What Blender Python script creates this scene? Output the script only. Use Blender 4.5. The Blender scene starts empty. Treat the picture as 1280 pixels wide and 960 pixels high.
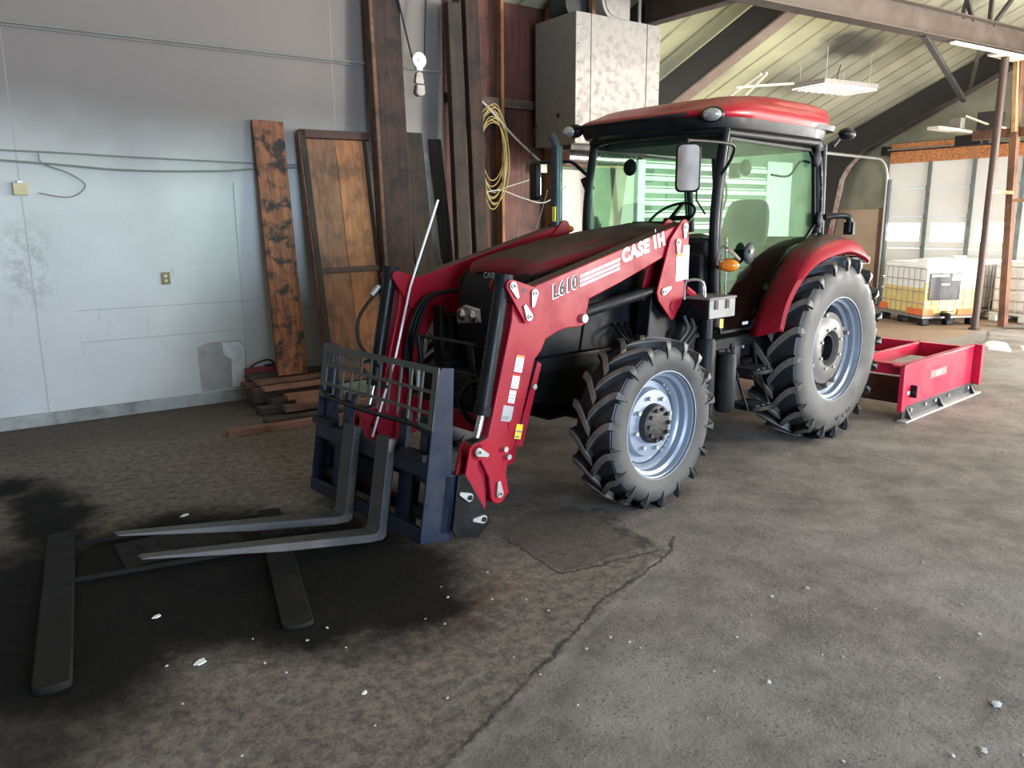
import bpy, bmesh, math, random
from mathutils import Vector, Matrix, Euler
random.seed(7)
PI = math.pi
scene = bpy.context.scene
COL = scene.collection

# ------------------------------------------------------------------ materials
class N:
    """small helper round a node tree"""
    def __init__(s, m):
        s.t = m.node_tree; s.n = s.t.nodes; s.l = s.t.links
    def new(s, ty, **k):
        n = s.n.new(ty)
        for a, v in k.items(): setattr(n, a, v)
        return n
    def link(s, a, b): s.l.new(a, b)
    def put(s, sock, v):
        if hasattr(v, 'links') or isinstance(v, bpy.types.NodeSocket): s.l.new(v, sock)
        else: sock.default_value = v
    def math(s, op, a, b=0.0, c=None, clamp=False):
        n = s.new('ShaderNodeMath', operation=op, use_clamp=clamp)
        s.put(n.inputs[0], a); s.put(n.inputs[1], b)
        if c is not None: s.put(n.inputs[2], c)
        return n.outputs[0]
    def mix(s, f, a, b):
        n = s.new('ShaderNodeMix', data_type='RGBA')
        s.put(n.inputs[0], f)
        s.put(n.inputs[6], a if not isinstance(a, tuple) else (*a[:3], 1))
        s.put(n.inputs[7], b if not isinstance(b, tuple) else (*b[:3], 1))
        return n.outputs[2]
    def noise(s, vec, scale, detail=4, rough=.55, dist=0):
        n = s.new('ShaderNodeTexNoise'); s.l.new(vec, n.inputs['Vector'])
        n.inputs['Scale'].default_value = scale; n.inputs['Detail'].default_value = detail
        n.inputs['Roughness'].default_value = rough; n.inputs['Distortion'].default_value = dist
        return n.outputs[0]
    def ramp(s, f, a, b, lo=0, hi=1):
        n = s.new('ShaderNodeMapRange', interpolation_type='SMOOTHSTEP')
        s.put(n.inputs[0], f); n.inputs[1].default_value = a; n.inputs[2].default_value = b
        n.inputs[3].default_value = lo; n.inputs[4].default_value = hi
        return n.outputs[0]
    def coord(s, kind='Object', scale=(1, 1, 1)):
        if kind == 'World': o = s.new('ShaderNodeNewGeometry').outputs['Position']
        else: o = s.new('ShaderNodeTexCoord').outputs['Object']
        mp = s.new('ShaderNodeMapping'); mp.inputs['Scale'].default_value = scale
        s.l.new(o, mp.inputs['Vector']); return mp.outputs[0]
    def bump(s, h, strength, dist=.01):
        n = s.new('ShaderNodeBump'); s.l.new(h, n.inputs['Height'])
        n.inputs['Strength'].default_value = strength; n.inputs['Distance'].default_value = dist
        return n.outputs[0]

def base_mat(name):
    m = bpy.data.materials.new(name); m.use_nodes = True
    return m, N(m), m.node_tree.nodes['Principled BSDF']

def mat(name, col, rough=.5, metal=0, dust=None, dust_amt=.5, dscale=6, bump=.0, bscale=60, coat=0, spec=None, wear=None, settle=None):
    m, n, b = base_mat(name)
    v = n.coord()
    f = n.noise(v, dscale, 6, .62)
    c2 = dust if dust else tuple(x * .72 for x in col)
    mask = n.math('MULTIPLY', n.ramp(f, .38, .72), dust_amt)
    c = n.mix(mask, col, c2)
    if wear:
        w = n.ramp(n.noise(v, dscale * 6, 6, .7), .62, .72)
        c = n.mix(n.math('MULTIPLY', w, .8), c, wear)
    if settle:
        g_ = n.new('ShaderNodeNewGeometry'); sp_ = n.new('ShaderNodeSeparateXYZ'); n.link(g_.outputs['True Normal'], sp_.inputs[0])
        k_ = n.math('MULTIPLY', n.ramp(n.math('ABSOLUTE', sp_.outputs[2]), .78, .97), n.ramp(n.noise(v, 7, 5, .7), .2, .5, .75, 1)); c = n.mix(k_, c, settle)
    n.link(c, b.inputs['Base Color'])
    b.inputs['Metallic'].default_value = metal
    rr = n.math('ADD', n.math('MULTIPLY', mask, .35), rough, clamp=True)
    n.link(rr, b.inputs['Roughness'])
    b.inputs['Coat Weight'].default_value = coat; b.inputs['Coat Roughness'].default_value = .15
    if spec is not None: b.inputs['Specular IOR Level'].default_value = spec
    if bump: n.link(n.bump(n.noise(v, bscale, 5), bump, .004), b.inputs['Normal'])
    return m

def wood(name, c1, c2, axis='z', rough=.75, dark=None, dscale=2.5, amt=.6, bump=.35):
    m, n, b = base_mat(name)
    st = {'x': (1.2, 26, 26), 'y': (26, 1.2, 26), 'z': (26, 26, 1.2)}[axis]
    g = n.noise(n.coord('Object', st), 1.0, 6, .65, .4)
    big = n.noise(n.coord('Object'), dscale, 5, .65, .3)
    c = n.mix(n.ramp(g, .3, .7), c1, c2)
    c = n.mix(n.math('MULTIPLY', n.ramp(big, .45, .62), amt), c, dark or tuple(x * .25 for x in c1))
    n.link(c, b.inputs['Base Color']); b.inputs['Roughness'].default_value = rough
    n.link(n.bump(g, bump, .004), b.inputs['Normal'])
    return m

def emit(name, col, strength, base=(.8, .8, .8)):
    m, n, b = base_mat(name)
    b.inputs['Base Color'].default_value = (*base, 1)
    b.inputs['Emission Color'].default_value = (*col, 1); b.inputs['Emission Strength'].default_value = strength
    return m

def glass(name, tint, refl=.08, veil=.0):
    m, n, b = base_mat(name); n.n.remove(b)
    out = [x for x in n.n if x.type == 'OUTPUT_MATERIAL'][0]
    t = n.new('ShaderNodeBsdfTransparent'); t.inputs[0].default_value = (*tint, 1)
    g = n.new('ShaderNodeBsdfGlossy'); g.inputs['Roughness'].default_value = .03; g.inputs[0].default_value = (.9, .95, .92, 1)
    d = n.new('ShaderNodeBsdfDiffuse'); d.inputs[0].default_value = (.5, .55, .5, 1)
    fr = n.new('ShaderNodeFresnel'); fr.inputs[0].default_value = 1.45
    f = n.math('MULTIPLY', fr.outputs[0], .15, clamp=True)
    mx = n.new('ShaderNodeMixShader'); n.link(f, mx.inputs[0]); n.link(t.outputs[0], mx.inputs[1]); n.link(g.outputs[0], mx.inputs[2])
    s = mx.outputs[0]
    if veil:
        k = n.math('MULTIPLY', n.ramp(n.noise(n.coord(), 3, 6, .7), .35, .75), veil)
        m2 = n.new('ShaderNodeMixShader'); n.link(k, m2.inputs[0]); n.link(s, m2.inputs[1]); n.link(d.outputs[0], m2.inputs[2]); s = m2.outputs[0]
    n.link(s, out.inputs[0]); return m

RED = mat('tractor red paint', (.30, .0025, .015), .42, 0, (.20, .008, .024), .6, 5, coat=.05, spec=.28, settle=(.085, .050, .042))
RED_CAB = mat('glossy cab red paint', (.36, .004, .016), .34, 0, (.27, .010, .025), .4, 3, coat=.15, spec=.3)
RED_DUST = mat('dusty red paint', (.17, .004, .012), .50, 0, (.085, .022, .022), .9, 3.5, coat=.0, spec=.25, settle=(.065, .034, .030))
RED_SCR = mat('scraper red paint', (.50, .010, .045), .34, 0, (.36, .03, .06), .4, 5, coat=.15, spec=.35)
BLACK = mat('black painted steel', (.005, .0055, .007), .36, 0, (.016, .016, .016), .5, 6, spec=.22)
BPLAS = mat('black plastic', (.006, .0065, .0085), .48, 0, (.018, .018, .018), .6, 7, bump=.1, spec=.18)
ENGINE = mat('engine black', (.004, .0042, .005), .55, 0, (.012, .011, .010), .6, 9, bump=.3, bscale=30, spec=.15)
GREY_PL = mat('grey plastic', (.028, .030, .034), .45, 0, (.07, .07, .07), .5, spec=.3)
RUBBER = mat('tyre rubber', (.022, .025, .030), .55, 0, (.15, .14, .125), .75, 9, bump=.2, bscale=120)
def tread_mat(name, R_):
    m, n, b = base_mat(name); v = n.coord(); sp_ = n.new('ShaderNodeSeparateXYZ'); n.link(v, sp_.inputs[0])
    r = n.math('SQRT', n.math('ADD', n.math('MULTIPLY', sp_.outputs[0], sp_.outputs[0]), n.math('MULTIPLY', sp_.outputs[2], sp_.outputs[2])))
    k = n.math('MULTIPLY', n.ramp(r, R_ - .016, R_ - .010), n.ramp(n.noise(v, 14, 6, .7), .25, .6, .35, 1))
    c = n.mix(n.ramp(n.noise(v, 9, 5), .4, .8), (.009, .011, .014), (.03, .03, .03)); c = n.mix(k, c, (.15, .135, .12))
    n.link(c, b.inputs['Base Color']); b.inputs['Roughness'].default_value = .48
    n.link(n.bump(n.noise(v, 120, 4), .15, .003), b.inputs['Normal']); return m
RUBBER_SIDE = mat('dusty tyre sidewall', (.032, .032, .032), .55, 0, (.090, .085, .077), .85, 5, bump=.25, bscale=150)
RIM = mat('silver wheel paint', (.26, .30, .365), .32, .3, (.20, .22, .245), .5, 7, coat=.2)
RIM_DISC = mat('wheel centre paint', (.17, .155, .145), .38, .1, (.11, .092, .076), .7, 8)
CHROME = mat('bright steel', (.72, .73, .74), .18, 1, (.4, .4, .4), .4, 20)
ZINC = mat('zinc pin', (.42, .43, .42), .38, .6, (.4, .39, .36), .5, 30)
NAVY = mat('worn blue-black steel', (.007, .013, .030), .40, .0, (.020, .024, .032), .55, 8, wear=(.07, .075, .085), spec=.3)
FORK = mat('forged fork steel', (.042, .041, .041), .42, .1, (.085, .074, .066), .6, 6, wear=(.14, .135, .13), spec=.35)
GUARD = mat('worn guard plate paint', (.075, .075, .074), .5, 0, (.105, .10, .092), .6, 9, spec=.3)
WHITE = mat('white decal', (.72, .71, .70), .5, 0, (.55, .54, .52), .4, 20)
WHITE_LET = mat('white lettering', (.82, .80, .78), .45, 0, (.6, .57, .55), .3, 20)
BLACK_LET = mat('black lettering', (.02, .02, .025), .5)
GREY_LET = mat('grey lettering', (.24, .24, .25), .6)
YELLOW = mat('yellow decal', (.80, .60, .03), .5)
ORANGE_D = mat('orange decal', (.75, .22, .05), .5)
AMBER = mat('amber lens', (.80, .22, .01), .15, 0, (.5, .1, .0), .6, 30, coat=.8)
REFLECT = mat('red lens', (.5, .02, .02), .2, coat=.5)
LENS = mat('lamp lens', (.62, .62, .60), .12, .6, (.2, .2, .2), .7, 70)
SEAT = mat('charcoal seat fabric', (.035, .036, .036), .9, 0, (.06, .06, .06), .5, 30)
GLASS = glass('green tinted cab glass', (.80, .95, .87), .045, 0)
MIRROR = mat('mirror glass', (.75, .72, .68), .06, 1, (.7, .68, .64), .2)
GALV = mat('dull galvanised sheet', (.27, .25, .23), .5, .4, (.215, .197, .18), .6, 13, bump=.25, bscale=25)
DARKSTEEL = mat('brown structural steel', (.060, .043, .033), .5, .1, (.085, .062, .05), .6, 4)
RAFTER = mat('dark rafter steel', (.030, .026, .024), .6, .1, (.055, .045, .038), .5, 3)
FLANGE = mat('flange dusty primer', (.19, .135, .105), .7, 0, (.27, .21, .16), .5, 6)
POSTST = mat('brown steel post', (.055, .033, .025), .5, .1, (.10, .062, .048), .5, 6)
CREAM = mat('cream painted pipe', (.72, .66, .54), .5)
WIRE = mat('white cable', (.50, .48, .45), .5)
WIRE_G = mat('grey cable', (.20, .20, .18), .6)
WIRE_D = mat('dark cable', (.02, .02, .02), .6)
ROPE_Y = mat('yellow cord', (.42, .32, .12), .7)
BEIGE = mat('beige plastic', (.62, .50, .30), .5)
DOORW = mat('overhead door skin', (.74, .71, .67), .45, 0, (.64, .61, .57), .4, 2)
STILE = mat('galvanised door stile', (.17, .19, .18), .4, .7, (.1, .1, .1), .5)
TRACKM = mat('galvanised track', (.55, .55, .52), .35, .8)
OSB = mat('orange strand board', (.55, .22, .08), .7, 0, (.24, .08, .03), .9, 26, bump=.3, bscale=40)
POLY = mat('white poly tank', (.93, .92, .90), .35, 0, (.8, .79, .76), .3)
POLYY = mat('yellow liquid behind poly', (.80, .62, .22), .35, 0, (.84, .66, .28), .4)
ORPLAS = mat('orange plastic skid', (.80, .16, .04), .5)
CAGE = mat('tank cage steel', (.38, .30, .27), .4, .5)
OLIVE = mat('olive painted wall sheet', (.26, .255, .18), .7, 0, (.17, .165, .115), .8, 1.6, bump=.1, bscale=10, wear=(.42, .38, .30))
TAN = mat('tan plywood', (.46, .33, .22), .7, 0, (.36, .24, .15), .6, 2)
PEEL = mat('peeling red and cream paint', (.36, .31, .27), .7, 0, (.25, .04, .04), .95, 5, wear=(.5, .45, .38))
WPLANK = mat('white painted plank', (.80, .80, .76), .55, 0, (.55, .55, .5), .6, 3)
WPOST = mat('white painted post', (.74, .76, .72), .5)
PLY_DARK = wood('dark stained plywood', (.14, .040, .026), (.06, .018, .014), 'z', .7, (.018, .007, .006), 1.6, .8)
STUD = wood('orange stud edge', (.36, .16, .075), (.22, .085, .04), 'z', .75)
TIMBER = wood('old brown timber', (.052, .024, .016), (.022, .012, .010), 'z', .85, (.008, .006, .006), 4, .75)
TIMBER2 = wood('greyed timber', (.044, .030, .021), (.020, .014, .011), 'z', .85, (.012, .011, .010), 3)
CHAR = wood('charred orange plank', (.30, .11, .045), (.11, .036, .018), 'z', .7, (.013, .008, .007), 7, 1.0)
FRAMEW = wood('amber door boards', (.42, .165, .06), (.24, .085, .032), 'z', .6, (.03, .014, .010), 2.6, .55)
FRAMEW2 = wood('brown door boards', (.26, .11, .05), (.13, .055, .028), 'z', .6, (.025, .012, .010), 2.6, .6)
DARKRAIL = wood('dark red brown rail', (.07, .02, .012), (.035, .012, .010), 'x', .6)
GREYW = wood('grey bleached board', (.36, .35, .32), (.22, .215, .20), 'z', .8)
LUMA = wood('salmon lumber', (.30, .14, .09), (.16, .07, .048), 'x', .8)
LUMB = wood('dark lumber', (.065, .05, .04), (.03, .024, .022), 'x', .85)
LUMC = wood('brown lumber', (.16, .085, .055), (.085, .045, .03), 'x', .85)
LUMD = wood('pale green lumber', (.24, .28, .22), (.17, .20, .17), 'x', .85)
POSTW = wood('brown wooden post', (.24, .11, .06), (.13, .06, .035), 'z', .75)
POSTL = wood('fresh orange lumber', (.58, .34, .17), (.42, .22, .10), 'z', .7)
STONE = mat('pale grit stone', (.42, .39, .36), .9, bump=.5, bscale=40)
PAPER = mat('white scrap', (.80, .80, .78), .8)
SOIL = mat('black grease', (.01, .01, .01), .45, 0, (.05, .045, .04), .8, 50, bump=.8, bscale=60)
LIFT = mat('dirty floor steel', (.0095, .0088, .0082), .65, 0, (.020, .017, .015), .8, 9, bump=.3, spec=.15, wear=(.035, .03, .026))

# ------------------------------------------------------------------ mesh builder
class MB:
    def __init__(s, m=None): s.v = []; s.f = []; s.m = m or Matrix()
    def add(s, vs, fs):
        o = len(s.v); s.v += [s.m @ Vector(p) for p in vs]; s.f += [tuple(i + o for i in f) for f in fs]; return s
    def box(s, c, d, rot=None):
        h = [x / 2 for x in d]; M = (Euler(rot).to_matrix() if rot else Matrix.Identity(3)); c = Vector(c)
        vs = [c + M @ Vector((x * h[0], y * h[1], z * h[2])) for x in (-1, 1) for y in (-1, 1) for z in (-1, 1)]
        return s.add(vs, [(0, 1, 3, 2), (4, 6, 7, 5), (0, 4, 5, 1), (2, 3, 7, 6), (0, 2, 6, 4), (1, 5, 7, 3)])
    def bb(s, x0, x1, y0, y1, z0, z1): return s.box(((x0 + x1) / 2, (y0 + y1) / 2, (z0 + z1) / 2), (abs(x1 - x0), abs(y1 - y0), abs(z1 - z0)))
    def beam(s, a, b, w, t, up=(0, 0, 1)):
        a = Vector(a); b = Vector(b); d = (b - a).normalized(); sd = d.cross(Vector(up)).normalized(); u = sd.cross(d)
        vs = [p + sd * i * w / 2 + u * j * t / 2 for p in (a, b) for i, j in ((-1, -1), (1, -1), (1, 1), (-1, 1))]
        return s.add(vs, [(3, 2, 1, 0), (4, 5, 6, 7), (0, 1, 5, 4), (1, 2, 6, 5), (2, 3, 7, 6), (3, 0, 4, 7)])
    def prism(s, pts, ax, a0, a1):
        """polygon of (u,v) points extruded along ax"""
        def P(p, a):
            return {'y': (p[0], a, p[1]), 'x': (a, p[0], p[1]), 'z': (p[0], p[1], a)}[ax]
        n = len(pts); vs = [P(p, a0) for p in pts] + [P(p, a1) for p in pts]
        return s.add(vs, [tuple(range(n)), tuple(range(2 * n - 1, n - 1, -1))] + [(i, i + n, (i + 1) % n + n, (i + 1) % n) for i in range(n)])
    def tube(s, pts, r, n=10, closed=False, cap=True):
        pts = [Vector(p) for p in pts]; k = len(pts); rs = r if isinstance(r, (list, tuple)) else [r] * k
        rings = []; prev = None
        for i in range(k):
            if closed: d = pts[(i + 1) % k] - pts[i - 1]
            else: d = pts[min(i + 1, k - 1)] - pts[max(i - 1, 0)]
            d.normalize()
            if prev is None:
                up = Vector((0, 0, 1)) if abs(d.z) < .9 else Vector((1, 0, 0)); sd = d.cross(up).normalized()
            else: sd = (prev - d * prev.dot(d)).normalized()
            prev = sd; u = d.cross(sd)
            rings.append([pts[i] + (sd * math.cos(2 * PI * j / n) + u * math.sin(2 * PI * j / n)) * rs[i] for j in range(n)])
        vs = [p for R in rings for p in R]; fs = []
        for i in range(k if closed else k - 1):
            a = i * n; b = ((i + 1) % k) * n
            for j in range(n): fs.append((a + j, a + (j + 1) % n, b + (j + 1) % n, b + j))
        if cap and not closed: fs += [tuple(range(n))[::-1], tuple(range((k - 1) * n, k * n))]
        return s.add(vs, fs)
    def cyl(s, a, b, r, n=20): return s.tube([a, b], r, n)
    def lathe(s, prof, c=(0, 0, 0), ax='y', n=64, closed=False):
        """prof: (axial, radius)"""
        c = Vector(c); vs = []; k = len(prof)
        for a, r in prof:
            for j in range(n):
                t = 2 * PI * j / n; q = (r * math.sin(t), r * math.cos(t))
                vs.append(c + Vector({'y': (q[0], a, q[1]), 'z': (q[0], q[1], a), 'x': (a, q[0], q[1])}[ax]))
        fs = [(i * n + j, i * n + (j + 1) % n, ((i + 1) % k) * n + (j + 1) % n, ((i + 1) % k) * n + j) for i in range(k if closed else k - 1) for j in range(n)]
        if not closed: fs += [tuple(range(n)), tuple(range((k - 1) * n, k * n))[::-1]]
        return s.add(vs, fs)
    def loft(s, rings, closed=True, cap=True):
        n = len(rings[0]); vs = [p for R in rings for p in R]; fs = []
        for i in range(len(rings) - 1):
            for j in range(n if closed else n - 1):
                fs.append((i * n + j, i * n + (j + 1) % n, (i + 1) * n + (j + 1) % n, (i + 1) * n + j))
        if cap and closed: fs += [tuple(range(n))[::-1], tuple(range((len(rings) - 1) * n, len(rings) * n))]
        return s.add(vs, fs)
    def ball(s, c, r, n=16, sc=(1, 1, 1)):
        k = n // 2; rings = []
        for i in range(k + 1):
            a = -PI / 2 + PI * (i + .02) / (k + .04)
            rings.append([Vector(c) + Vector((r * sc[0] * math.cos(a) * math.cos(2 * PI * j / n), r * sc[1] * math.cos(a) * math.sin(2 * PI * j / n), r * sc[2] * math.sin(a))) for j in range(n)])
        return s.loft(rings)
    def text(s, txt, M, size=1, ext=.001, bold=.0, shear=0, sx=1, align='LEFT', space=1):
        cu = bpy.data.curves.new('t', 'FONT'); cu.body = txt; cu.size = size; cu.extrude = ext; cu.offset = bold * size
        cu.shear = shear; cu.align_x = align; cu.space_character = space; cu.resolution_u = 3
        ob = bpy.data.objects.new('t', cu); me = bpy.data.meshes.new_from_object(ob)
        s.add([M @ Vector((v.co.x * sx, v.co.y, v.co.z)) for v in me.vertices], [tuple(p.vertices) for p in me.polygons])
        bpy.data.objects.remove(ob); bpy.data.curves.remove(cu); bpy.data.meshes.remove(me); return s
    def mirrored(s):
        o = MB(); o.v = [Vector((p.x, -p.y, p.z)) for p in s.v]; o.f = [f[::-1] for f in s.f]; return o
    def build(s, name, m, parent=None, bevel=0, smooth=True, angle=40, label=None, kind=None, origin=None, solid=0, sub=0):
        me = bpy.data.meshes.new(name)
        og = Vector(origin) if origin is not None else Vector((0, 0, 0))
        me.from_pydata([p - og for p in s.v], [], s.f); me.update()
        bm = bmesh.new(); bm.from_mesh(me); bmesh.ops.remove_doubles(bm, verts=bm.verts, dist=1e-5)
        bmesh.ops.recalc_face_normals(bm, faces=bm.faces); bm.to_mesh(me); bm.free()
        if smooth:
            me.shade_smooth(); me.set_sharp_from_angle(angle=math.radians(angle))
        me.materials.append(m)
        o = bpy.data.objects.new(name, me); o.location = og; COL.objects.link(o)
        if parent: o.parent = parent
        if bevel:
            b = o.modifiers.new('b', 'BEVEL'); b.width = bevel; b.segments = 2; b.limit_method = 'ANGLE'; b.angle_limit = math.radians(50)
        if solid:
            b = o.modifiers.new('s', 'SOLIDIFY'); b.thickness = solid; b.offset = 0
        if sub:
            b = o.modifiers.new('u', 'SUBSURF'); b.levels = sub; b.render_levels = sub
        if label: o['label'] = label
        if kind: o['kind'] = kind
        return o

def tag(o, label, cat, group=None):
    o['label'] = label; o['category'] = cat
    if group: o['group'] = group
    return o
def thing(name, label, cat, loc=(0, 0, 0), rotz=0, group=None):
    o = bpy.data.objects.new(name, None); COL.objects.link(o); o.location = loc; o.rotation_euler = (0, 0, rotz); o.empty_display_size = .1
    return tag(o, label, cat, group)
def B(*a): return MB().bb(*a)
def arc(c, r, a0, a1, n, ax='y', off=0):
    out = []
    for i in range(n + 1):
        a = a0 + (a1 - a0) * i / n
        out.append((c[0] + r * math.cos(a), c[1] + r * math.sin(a)))
    return out
def ball_pts(cx, cz, r, a0, a1, n=6):
    return [(cx + r * math.cos(math.radians(a0 + (a1 - a0) * i / n)), cz + r * math.sin(math.radians(a0 + (a1 - a0) * i / n))) for i in range(n + 1)]
def catmull(pts, k=6):
    P = [Vector(p) for p in pts]; P = [P[0]] + P + [P[-1]]; out = []
    for i in range(1, len(P) - 2):
        for j in range(k):
            t = j / k; a, b, c, d = P[i - 1:i + 3]
            out.append(.5 * ((2 * b) + (c - a) * t + (2 * a - 5 * b + 4 * c - d) * t * t + (3 * b - a - 3 * c + d) * t ** 3))
    out.append(P[-2]); return out

# ------------------------------------------------------------------ the setting (world axes follow the building)
WY = 3.37          # face of the painted wall
XG = 10.0           # gable wall with the overhead door
YO = 5.9           # far outer wall
def roof_z(y): return 3.32 + .433 * (5.5 - y)

def floor_material():
    m, n, b = base_mat('dusty concrete floor')
    p = n.coord('World')
    sep = n.new('ShaderNodeSeparateXYZ'); n.link(p, sep.inputs[0]); X, Y = sep.outputs[0], sep.outputs[1]
    wob = n.math('SUBTRACT', n.noise(p, 1.6, 6, .65), .5)
    wob2 = n.math('SUBTRACT', n.noise(p, 7, 7, .75), .5)
    fine = n.noise(p, 60, 6, .7); mid = n.noise(p, 3.2, 8, .68); big = n.noise(p, .7, 4, .6)
    speck = n.noise(p, 22, 3, .8)
    Xw = n.math('ADD', X, n.math('ADD', n.math('MULTIPLY', wob, .55), n.math('MULTIPLY', wob2, .22)))
    Yw = n.math('ADD', Y, n.math('MULTIPLY', n.math('SUBTRACT', n.noise(n.coord('World', (1.1, .93, 1)), 2.3, 8, .72), .5), .75))
    c = n.mix(n.ramp(mid, .3, .72), (.105, .088, .075), (.235, .202, .174))
    c = n.mix(n.math('MULTIPLY', n.ramp(big, .45, .7), .6), c, (.31, .29, .265))
    c = n.mix(n.math('MULTIPLY', n.ramp(speck, .62, .76), .55), c, (.075, .066, .06))
    c = n.mix(n.math('MULTIPLY', n.ramp(n.noise(p, 38, 5, .8), .56, .70), .45), c, (.06, .052, .046))
    c = n.mix(n.math('MULTIPLY', n.ramp(n.noise(n.coord('World', (1.13, .9, 1)), 55, 3, .7), .64, .72), .6), c, (.46, .43, .40))
    vo = n.new('ShaderNodeTexVoronoi'); n.link(p, vo.inputs['Vector']); vo.inputs['Scale'].default_value = 42
    vo2 = n.new('ShaderNodeTexVoronoi'); n.link(p, vo2.inputs['Vector']); vo2.inputs['Scale'].default_value = 95
    pit = n.math('MULTIPLY', n.ramp(vo.outputs['Distance'], .10, .34, 1, 0), n.ramp(n.noise(p, 4, 6, .7), .36, .56))
    c = n.mix(n.math('MULTIPLY', pit, .75), c, (.050, .043, .038))
    grain = n.math('MULTIPLY', n.ramp(vo2.outputs['Distance'], .10, .30, 1, 0), n.ramp(n.noise(n.coord('World', (1, 1.2, 1)), 6, 6, .75), .48, .66))
    c = n.mix(n.math('MULTIPLY', grain, .8), c, (.42, .39, .35))
    def seg(pts, ww, wx=None, wy=None):
        best = None
        for (x0, y0), (x1, y1) in zip(pts[:-1], pts[1:]):
            dx, dy = x1 - x0, y1 - y0; L2 = dx * dx + dy * dy
            ax = n.math('SUBTRACT', wx or X, x0); ay = n.math('SUBTRACT', wy or Y, y0)
            t = n.math('DIVIDE', n.math('ADD', n.math('MULTIPLY', ax, dx), n.math('MULTIPLY', ay, dy)), L2, clamp=True)
            ex = n.math('SUBTRACT', ax, n.math('MULTIPLY', t, dx)); ey = n.math('SUBTRACT', ay, n.math('MULTIPLY', t, dy))
            d = n.math('SQRT', n.math('ADD', n.math('MULTIPLY', ex, ex), n.math('MULTIPLY', ey, ey)))
            best = d if best is None else n.math('MINIMUM', best, d)
        return n.ramp(best, ww * .35, ww, 1, 0)
    def ell(cx, cy, rx, ry, soft=.35, rot=0):
        ca, sa = math.cos(rot), math.sin(rot)
        ax = n.math('SUBTRACT', Xw, cx); ay = n.math('SUBTRACT', Yw, cy)
        u = n.math('DIVIDE', n.math('ADD', n.math('MULTIPLY', ax, ca), n.math('MULTIPLY', ay, sa)), rx)
        v = n.math('DIVIDE', n.math('SUBTRACT', n.math('MULTIPLY', ay, ca), n.math('MULTIPLY', ax, sa)), ry)
        d = n.math('SQRT', n.math('ADD', n.math('MULTIPLY', u, u), n.math('MULTIPLY', v, v)))
        return n.ramp(d, 1 - soft, 1 + soft * .6, 1, 0)
    # old rough slab left of the joint: browner
    joint = [(-4.9, -2.62), (-4.46, -2.47), (-4.05, -2.29), (-3.45, -2.02), (-3.32, -1.93), (-2.95, -1.84), (-2.63, -1.73), (-2.45, -1.6)]
    # side of the joint line
    side = n.math('SUBTRACT', n.math('ADD', n.math('MULTIPLY', X, .43), -.58), Y)
    old = n.math('MULTIPLY', n.ramp(side, -.03, .03, 1, 0), n.ramp(X, -2.5, -2.7))
    c = n.mix(n.math('MULTIPLY', old, .75), c, n.mix(n.ramp(n.noise(p, 17, 9, .8), .36, .64), (.052, .038, .029), (.28, .220, .170)))
    rust = n.math('MULTIPLY', ell(-3.75, -1.6, .40, .16, .6, .5), n.ramp(n.noise(p, 12, 5, .7), .4, .65))
    c = n.mix(n.math('MULTIPLY', rust, .7), c, (.20, .085, .040))
    st = n.math('MAXIMUM', ell(-4.22, -.92, .70, .86, .30), ell(-4.75, -.45, .80, .98, .3))
    st = n.math('MAXIMUM', st, ell(-5.35, -.6, .62, 1.12, .35))
    st = n.math('MAXIMUM', st, ell(-4.02, -1.42, .42, .42, .45))
    st = n.math('MAXIMUM', st, ell(-5.22, .85, .26, .85, .5))
    st = n.math('MAXIMUM', st, ell(-5.45, 1.6, .32, .25, .6))
    st = n.math('MAXIMUM', st, n.math('MULTIPLY', ell(-5.6, -1.6, .30, .35, .6), .8))
    st = n.math('MULTIPLY', st, n.ramp(n.noise(p, 5, 7, .75), .15, .45, .80, 1))
    wet = n.mix(n.ramp(n.noise(p, 26, 8, .8), .56, .72), (.0052, .0048, .0046), (.030, .022, .016))
    c = n.mix(n.math('MULTIPLY', st, .97), c, wet)
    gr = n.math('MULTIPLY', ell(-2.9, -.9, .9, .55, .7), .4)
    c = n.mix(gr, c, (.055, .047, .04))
    # dark band along the wall foot
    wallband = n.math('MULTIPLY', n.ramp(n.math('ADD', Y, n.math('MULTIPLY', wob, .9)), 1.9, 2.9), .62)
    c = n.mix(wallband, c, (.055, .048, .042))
    # hatch patch with sharper edges
    px = n.math('MULTIPLY', n.ramp(n.math('ADD', X, n.math('MULTIPLY', wob2, .05)), -3.24, -3.21), n.ramp(X, -2.60, -2.57, 1, 0))
    py = n.math('MULTIPLY', n.ramp(Y, -1.62, -1.58), n.ramp(Y, -.90, -.86, 1, 0))
    patch = n.math('MULTIPLY', px, py)
    c = n.mix(n.math('MULTIPLY', patch, .55), c, (.055, .045, .038))
    Xc = n.math('ADD', X, n.math('MULTIPLY', wob2, .10)); Yc = n.math('SUBTRACT', Y, n.math('MULTIPLY', n.math('SUBTRACT', n.noise(n.coord('World', (1.3, 1.1, 1)), 6, 7, .75), .5), .12))
    cr = seg(joint, .014, Xc, Yc)
    cr2 = seg([(-3.22, -1.05), (-3.25, -1.60), (-2.66, -1.68)], .013, Xc, Yc)
    cr3 = n.math('MULTIPLY', seg([(-2.52, -1.05), (-2.60, -1.30), (-2.68, -1.72)], .075, Xc, Yc), n.ramp(n.noise(p, 8, 4, .7), .35, .55))
    cr4 = seg([(5.6, .55), (6.6, .75), (7.6, 1.18), (9.0, 1.0)], .03, Xc, Yc)
    crk = n.math('MAXIMUM', n.math('MAXIMUM', cr, cr2), n.math('MAXIMUM', cr3, cr4))
    crk = n.math('MULTIPLY', crk, n.ramp(n.noise(p, 6, 3, .6), .30, .55, .25, 1))
    c = n.mix(n.math('MULTIPLY', crk, .88), c, (.022, .018, .015))
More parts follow.
